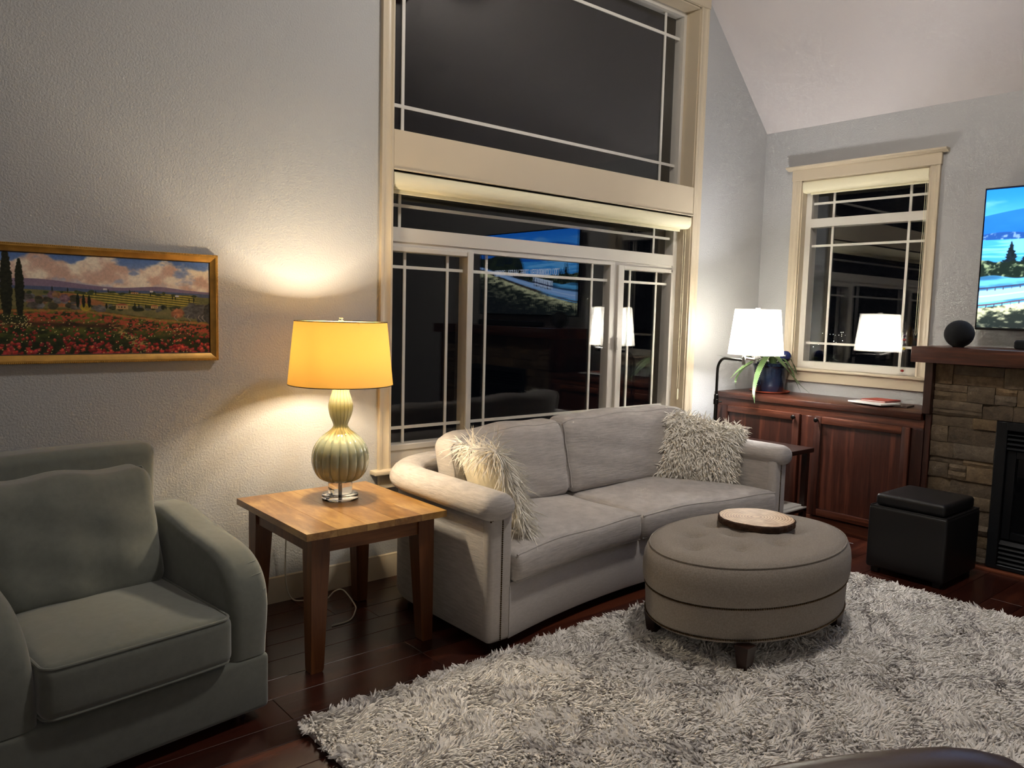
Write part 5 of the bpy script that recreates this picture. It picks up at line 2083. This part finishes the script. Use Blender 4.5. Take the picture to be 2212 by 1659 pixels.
def paint_tv(nx, ny):
    u = np.linspace(0, 1, nx)
    v = np.linspace(1, 0, ny)
    U, V = np.meshgrid(u, v)
    X, Y = U * 1.78, V
    img = lerp(C8(70, 150, 228), C8(26, 108, 214), S(0.72, 1.0, V))
    cl = S(0.5, 0.68, fbm(X * 3, Y * 8, 61, 4)) * S(0.84, 0.94, V)
    img = put(img, cl * 0.6, C8(150, 196, 240))
    hz = 0.80 + 0.035 * np.sin(X * 2 + 0.4) - 0.10 * np.exp(-((U - .62) / .2) ** 2) * 0 + 0.03 * np.sin(X * 4.2)
    img = put(img, S(0, .006, hz - V), lerp(C8(20, 84, 178), C8(34, 104, 196), fbm(X * 4, Y * 9, 63)))
    sh_ = S(0, .006, 0.682 + .012 * np.sin(X * 11) - V) * S(0, .08, 0.34 - U)
    img = put(img, sh_, lerp(C8(26, 66, 130), C8(96, 128, 168), S(.55, .75, fbm(X * 40, Y * 50, 64))))
    lake = S(0, .004, 0.640 - V)
    img = put(img, lake, lerp(C8(52, 136, 214), C8(96, 170, 232), S(.35, .65, fbm(X * 4, Y * 60, 66, 3))))
    # near shore: forest headland on the right, bushes at the left
    head = 0.60 + 0.20 * np.exp(-((U - .72) / .16) ** 2) + 0.03 * fbm(X * 14, Y * 2, 67) + 0.08 * S(.8, 1, U) - 0.5 * (1 - S(.42, .56, U))
    img = put(img, S(0, .01, head - V), lerp(C8(10, 18, 22), C8(44, 56, 40), fbm(X * 16, Y * 24, 68, 4)))
    def conifer(cx, b, h, w_):
        nonlocal img
        t = (V - b) / h
        ww = w_ * (1 - t) * (0.65 + 0.35 * np.abs(((t * 8) % 1) - .2)) * (0.6 + 0.8 * fbm(X * 50, Y * 60, 71, 2))
        img = put(img, S(0, .003, ww - np.abs(U - cx)) * (t > 0) * (t < 1), C8(14, 26, 34)[None, None] * (0.5 + fbm(X * 60, Y * 60, 72)[..., None]))
    for cx, b, h, w_ in ((.56, .55, .2, .018), (.60, .58, .22, .02), (.66, .62, .3, .03), (.69, .62, .26, .026), (.72, .62, .2, .02), (.76, .6, .2, .025), (.8, .6, .16, .02), (.94, .6, .26, .028), (.985, .56, .2, .02), (.53, .52, .12, .012)):
        conifer(cx, b, h, w_)
    conifer(.105, .47, .17, .036)
    conifer(.16, .46, .10, .03)
    bush = 0.455 + 0.05 * fbm(X * 12, Y * 3, 74) - 0.0 * U
    bush = bush * (U < .5) + 0.40 * (U >= .5)
    img = put(img, S(0, .01, bush - V), lerp(C8(16, 28, 24), C8(120, 136, 104), S(.52, .82, fbm(X * 34, Y * 40, 75, 4) + .5 * np.clip(0.06 - np.abs(U - .03), 0, 1))))
    wat = S(0, .01, 0.375 + .01 * np.sin(X * 20) - V) * S(0, .1, .38 - U)
    img = put(img, wat, lerp(C8(40, 90, 130), C8(84, 160, 214), S(.3, .7, fbm(X * 5, Y * 30, 76) + .2 * (0.3 - V))))
    # grass slope
    slope = 0.30 + 0.30 * S(0.0, 0.95, U) - 0.03 * np.sin(U * 3)
    # road: from lower left rising to the right
    rc = 0.225 + 0.36 * U ** 1.25
    rw = 0.048 * (1 - 0.62 * U)
    gr = S(0, .01, rc - rw * 1.6 - V)
    grass = lerp(C8(30, 38, 34), C8(196, 198, 158), S(.36, .78, fbm(X * 26, Y * 46, 78, 5) + .38 * S(-.16, .0, V - rc + rw) - .12))
    grass = lerp(grass, C8(18, 22, 26), S(.05, .42, rc - V) * 0.85)
    img = put(img, gr, grass)
    img = put(img, S(0, .006, rw - np.abs(V - rc)), C8(128, 168, 222))
    img = put(img, np.exp(-((V - rc) / (rw * .08)) ** 2), C8(188, 210, 236))
    for off in (1.25, -1.35):
        g = rc + rw * off
        img = put(img, S(0, .004, rw * .16 - np.abs(V - g)), C8(44, 52, 84) if off > 0 else C8(84, 62, 70))
        post = (np.abs(((U * 34) % 1) - .5) > .44) & (V < g) & (V > g - rw * .5)
        img = put(img, post * 1.0, C8(60, 56, 76))
    # lorry on the road
    lx = (U > .235) & (U < .415)
    tz = rc + 0.015
    img = put(img, (lx & (V > tz) & (V < tz + .10 - .04 * (U - .235))) * 1.0, C8(190, 210, 238))
    img = put(img, (lx & (np.abs(V - tz - .035) < .008)) * 1.0, C8(40, 50, 84))
    for q in (.26, .29, .33, .37, .40):
        img = put(img, ((np.abs(U - q) < .005) & (V > tz + .02) & (V < tz + .08)) * 1.0, C8(34, 44, 80))
        img = put(img, (((U - q) * 1.78) ** 2 + (V - tz) ** 2 < .00022) * 1.0, C8(16, 18, 30))
    # caption
    txt = 'TO CONQUER THE HIGH ROAD'
    W_ = 0.66
    cu = (U - .175) / W_ * (len(txt) * 6)
    cv = (V - .470) / .075 * 7
    for i, ch in enumerate(txt):
        rows = FONT[ch].split()
        for r_ in range(7):
            for c_ in range(5):
                if rows[r_][c_] == '1':
                    a0 = int(math.floor((.175 + (i * 6 + c_) / (len(txt) * 6) * W_) * (nx - 1)))
                    a1 = int(math.ceil((.175 + (i * 6 + c_ + 1) / (len(txt) * 6) * W_) * (nx - 1)))
                    b0 = int((1 - (.470 + (7 - r_) / 7 * .075)) * (ny - 1))
                    b1 = int((1 - (.470 + (6 - r_) / 7 * .075)) * (ny - 1)) + 1
                    img[b0:b1, a0:a1] = C8(206, 222, 248)
    return np.clip(img, 0, 1)


TY_L, TY_R, TVZ0, TVZ1, TVX = -1.735, -3.395, 1.487, 2.420, -0.115
tv = thing('television', 'large flat television showing a lakeside road, mounted above the mantel', 'television', (-0.06, (TY_L + TY_R) / 2, TVZ0))
part('case', MB().box(TVX + .004, TVX + .045, TY_R, TY_L, TVZ0, TVZ1, 0.006, 2), M_BLKPLASTIC, tv)
raster_plane('screen', paint_tv(520, 292), (TVX, TY_L - .012, TVZ0 + .016), (0, TY_R - TY_L + .024, 0), (0, 0, TVZ1 - TVZ0 - .028), M_TV, tv)
bz = MB()
bz.tube([(TVX + .002, TY_L - .006, TVZ0 + .008), (TVX + .002, TY_R + .006, TVZ0 + .008), (TVX + .002, TY_R + .006, TVZ1 - .006), (TVX + .002, TY_L - .006, TVZ1 - .006)], 0.007, 4, True)
part('bezel', bz, M_BLKPLASTIC, tv)
part('wall_mount', MB().box(TVX + .045, 0.0, -2.85, -2.28, 1.70, 2.15), M_BLACKMET, tv)

# speaker and soundbar on the mantel shelf
MZ = 1.3702
sp = thing('smart_speaker', 'round black fabric smart speaker on the mantel below the television', 'speaker', (-0.36, -1.735, MZ))
prs = []
for k in range(19):
    a = -PI / 2 + 0.42 + (PI - 0.42) * k / 18
    prs.append((max(0.0008, 0.089 * math.cos(a)), 0.089 * math.sin(a) + 0.083))
part('body', MB().lathe([(0.001, prs[0][1])] + prs, 40, (-0.36, -1.735, MZ + .004)), M_SPKFAB, sp, 80)
part('foot_ring', MB().lathe([(0.033, 0), (0.036, 0.004), (0.036, 0.009), (0.030, 0.010)], 32, (-0.36, -1.735, MZ), cap=(True, True)), M_BLKPLASTIC, sp)
sb = thing('soundbar', 'long low black soundbar lying on the mantel under the television', 'soundbar', (-0.32, -2.55, MZ))
part('body', MB().rbox(0.052, 0.52, 0.029, 0.018, (2, 10, 1), lambda P: P + np.array([-0.32, -2.575, MZ + .032])), M_SPKFAB, sb, 60)
for y in (-2.95, -2.2):
    part('foot', MB().box(-0.35, -0.29, y - .03, y + .03, MZ, MZ + .006), M_BLKPLASTIC, sb)

# ------------------------------------------------------------------ roller blinds
bl = thing('roller_blind', 'wide cream roller blind cassette across the big sliding window', 'blind', (-2.29, 0.05, 2.19))
pf = [(0.098, 2.278), (0.004, 2.280), (-0.004, 2.272), (-0.006, 2.235), (0.000, 2.212), (0.014, 2.196), (0.030, 2.190), (0.098, 2.190)]
m = MB()
prism(m, pf, AX0 + .014, AX1 - .012, 'x')
part('cassette', m, M_BLIND, bl, 50)
part('bottom_rail', MB().box(AX0 + .03, AX1 - .075, 0.048, 0.062, 2.168, 2.191, 0.003, 1), M_BLIND, bl)
chn = MB()
chn.tube([(-1.003, 0.035, 2.20), (-1.003, 0.035, 0.98), (-1.000, 0.030, 0.955), (-0.992, 0.028, 0.98), (-0.990, 0.028, 2.20)], 0.0018, 5)
part('pull_cord', chn, M_BLIND, bl)
part('cord_weight', MB().lathe([(0.004, 0.88), (0.008, 0.89), (0.006, 0.955), (0.003, 0.962)], 10, (-0.999, 0.031, 0), cap=(True, True)), M_BLIND, bl)
bl = thing('roller_blind', 'narrow cream roller blind cassette in the side window above the cabinet', 'blind', (0.03, -0.84, 2.53))
pf = [(0.060, 2.622), (-0.002, 2.624), (-0.008, 2.616), (-0.010, 2.575), (-0.006, 2.552), (0.006, 2.540), (0.018, 2.536), (0.060, 2.536)]
m = MB()
prism(m, pf, BY0 + .012, BY1 - .012, 'y')
part('cassette', m, M_BLIND, bl, 50)
part('bottom_rail', MB().box(0.028, 0.040, BY0 + .02, BY1 - .06, 2.520, 2.5365, 0.003, 1), M_BLIND, bl)
chn = MB()
chn.tube([(0.012, -1.312, 2.54), (0.012, -1.312, 1.45), (0.010, -1.306, 1.43), (0.010, -1.300, 1.45), (0.012, -1.300, 2.54)], 0.0016, 5)
part('pull_cord', chn, M_BLIND, bl)

# ------------------------------------------------------------------ brown leather armchair close to the camera, mostly out of frame
lch = thing('leather_armchair', 'dark brown leather armchair with a rounded padded arm, standing on the rug edge', 'armchair', (-4.67, -3.46, 0), math.radians(-117), local=True)
part('seat', MB().rbox(0.29, 0.33, 0.09, 0.04, (6, 6, 2), lambda P: P + np.array([0, 0.08, 0.36])), M_BRLEATHER, lch, 60)
part('body', MB().rbox(0.42, 0.36, 0.13, 0.03, (6, 6, 2), lambda P: P + np.array([0, 0.02, 0.155])), M_BRLEATHER, lch, 60)
part('backrest', MB().rbox(0.31, 0.09, 0.22, 0.06, (6, 2, 6), lambda P: P + np.stack([0 * P[:, 0], -0.33 - 0.05 * (P[:, 2] + .22) / .44, 0 * P[:, 0] + 0.44], 1)), M_BRLEATHER, lch, 60)


def larm(s):
    def f(P):
        t = (P[:, 1] / 0.42 + 1) / 2
        z = P[:, 2] + 0.418 + 0.022 * np.sin(PI * t) - 0.05 * np.clip((t - 0.72) / .28, 0, 1) ** 2 * (P[:, 2] > 0)
        return np.stack([P[:, 0] + s * 0.365, P[:, 1] + 0.03, z], 1)
    return f


for s in (-1, 1):
    part('arm', MB().rbox(0.082, 0.42, 0.255, 0.075, (3, 10, 5), larm(s), 5), M_BRLEATHER, lch, 70)
for sx in (-1, 1):
    for sy in (-1, 1):
        part('foot', MB().box(sx * .33 - .03, sx * .33 + .03, sy * .28 - .03, sy * .28 + .03, 0, 0.03), M_ESPRESSO, lch)

# ------------------------------------------------------------------ ceiling fan under the ridge (seen mirrored in the upper window)
FNX, FNY, FNZ = -2.75, -2.05, 4.20
fan = thing('ceiling_fan', 'dark brown ceiling fan hanging on a long rod below the ridge', 'fan', (FNX, FNY, FNZ))
part('downrod', MB().tube([(FNX, FNY, FNZ + .08), (FNX, FNY, RZ - .06)], 0.013, 10), M_DARKMET, fan)
part('canopy', MB().lathe([(0.02, -0.12), (0.06, -0.09), (0.075, -0.02)], 24, (FNX, FNY, RZ), cap=(True, True)), M_DARKMET, fan)
part('motor', MB().lathe([(0.03, -0.08), (0.09, -0.06), (0.115, -0.01), (0.11, 0.04), (0.05, 0.08)], 32, (FNX, FNY, FNZ), cap=(True, True)), M_DARKMET, fan)
for k in range(5):
    a = k * 2 * PI / 5 + 0.12
    c, s = math.cos(a), math.sin(a)
    m = MB().rbox(0.27, 0.068, 0.005, 0.004, (8, 3, 1), lambda P: np.stack([P[:, 0] + 0.40, P[:, 1] * (0.85 + 0.25 * (P[:, 0] + .27) / .54), P[:, 2] + 0.16 * P[:, 1]], 1))
    m.v = [(FNX + x * c - y * s, FNY + x * s + y * c, FNZ - .01 + z) for x, y, z in m.v]
    part('blade', m, M_ESPRESSO, fan)
    part('bracket', MB().box(0, 0.001, 0, 0.001, 0, 0.001) if False else MB().tube([(FNX + .09 * c, FNY + .09 * s, FNZ - .01), (FNX + .2 * c, FNY + .2 * s, FNZ - .01)], 0.009, 6), M_DARKMET, fan)

# the fan's frosted light bowl, switched on
part('light_fitter', MB().lathe([(0.06, -0.10), (0.085, -0.085), (0.085, -0.075), (0.05, -0.07)], 28, (FNX, FNY, FNZ), cap=(True, True)), M_DARKMET, fan)
part('light_bowl', MB().lathe([(0.001, -0.235), (0.05, -0.230), (0.095, -0.205), (0.125, -0.165), (0.138, -0.115), (0.135, -0.098)], 36, (FNX, FNY, FNZ)), M_BOWL, fan, 80)

# ------------------------------------------------------------------ unseen fill globe, added behind the camera to raise the ambient light
for k, x in enumerate((-6.6,)):
    y, z = -6.3, 2.25
    dl = thing('fill_globe', 'frosted globe hung unseen behind the camera as added fill light', 'light', (x, y, z), 0)
    part('globe', MB().ball((x, y, z), 0.125, 32, 20), M_FILLGLOBE, dl, 80)
    part('cap', MB().lathe([(0.035, 0.118), (0.035, 0.165), (0.01, 0.18)], 20, (x, y, z), cap=(True, True)), M_DARKMET, dl)
    part('cable', MB().tube([(x, y, z + .17), (x, y, zc(x) - .01)], 0.004, 6), M_DARKMET, dl)

# ------------------------------------------------------------------ scattered lights of the town far below, outside the side window
rs = np.random.RandomState(2)
tm = MB()
for (px, py, r) in ((1777, 720, .34), (1793, 722, .2), (1800, 722, .22), (1817, 718, .36), (1821, 718, .34), (1818, 726, .3), (1818, 722, .26), (1801, 737, .55), (1820, 736, .55),
                    (1757, 749, .55), (1768, 744, .25), (1804, 724, .2), (1812, 724, .22), (1826, 724, .2), (1783, 747, .28), (1853, 728, .2), (1806, 740, .2), (1870, 731, .2)):
    tm.ball(tuple(at(px, py, 620)), r * 0.42, 8, 6)
solo('town_lights', tm, M_TOWN, 'tiny scattered lights of a distant town seen through the side window', 'lights', tuple(at(1800, 730, 620)), kind='stuff')
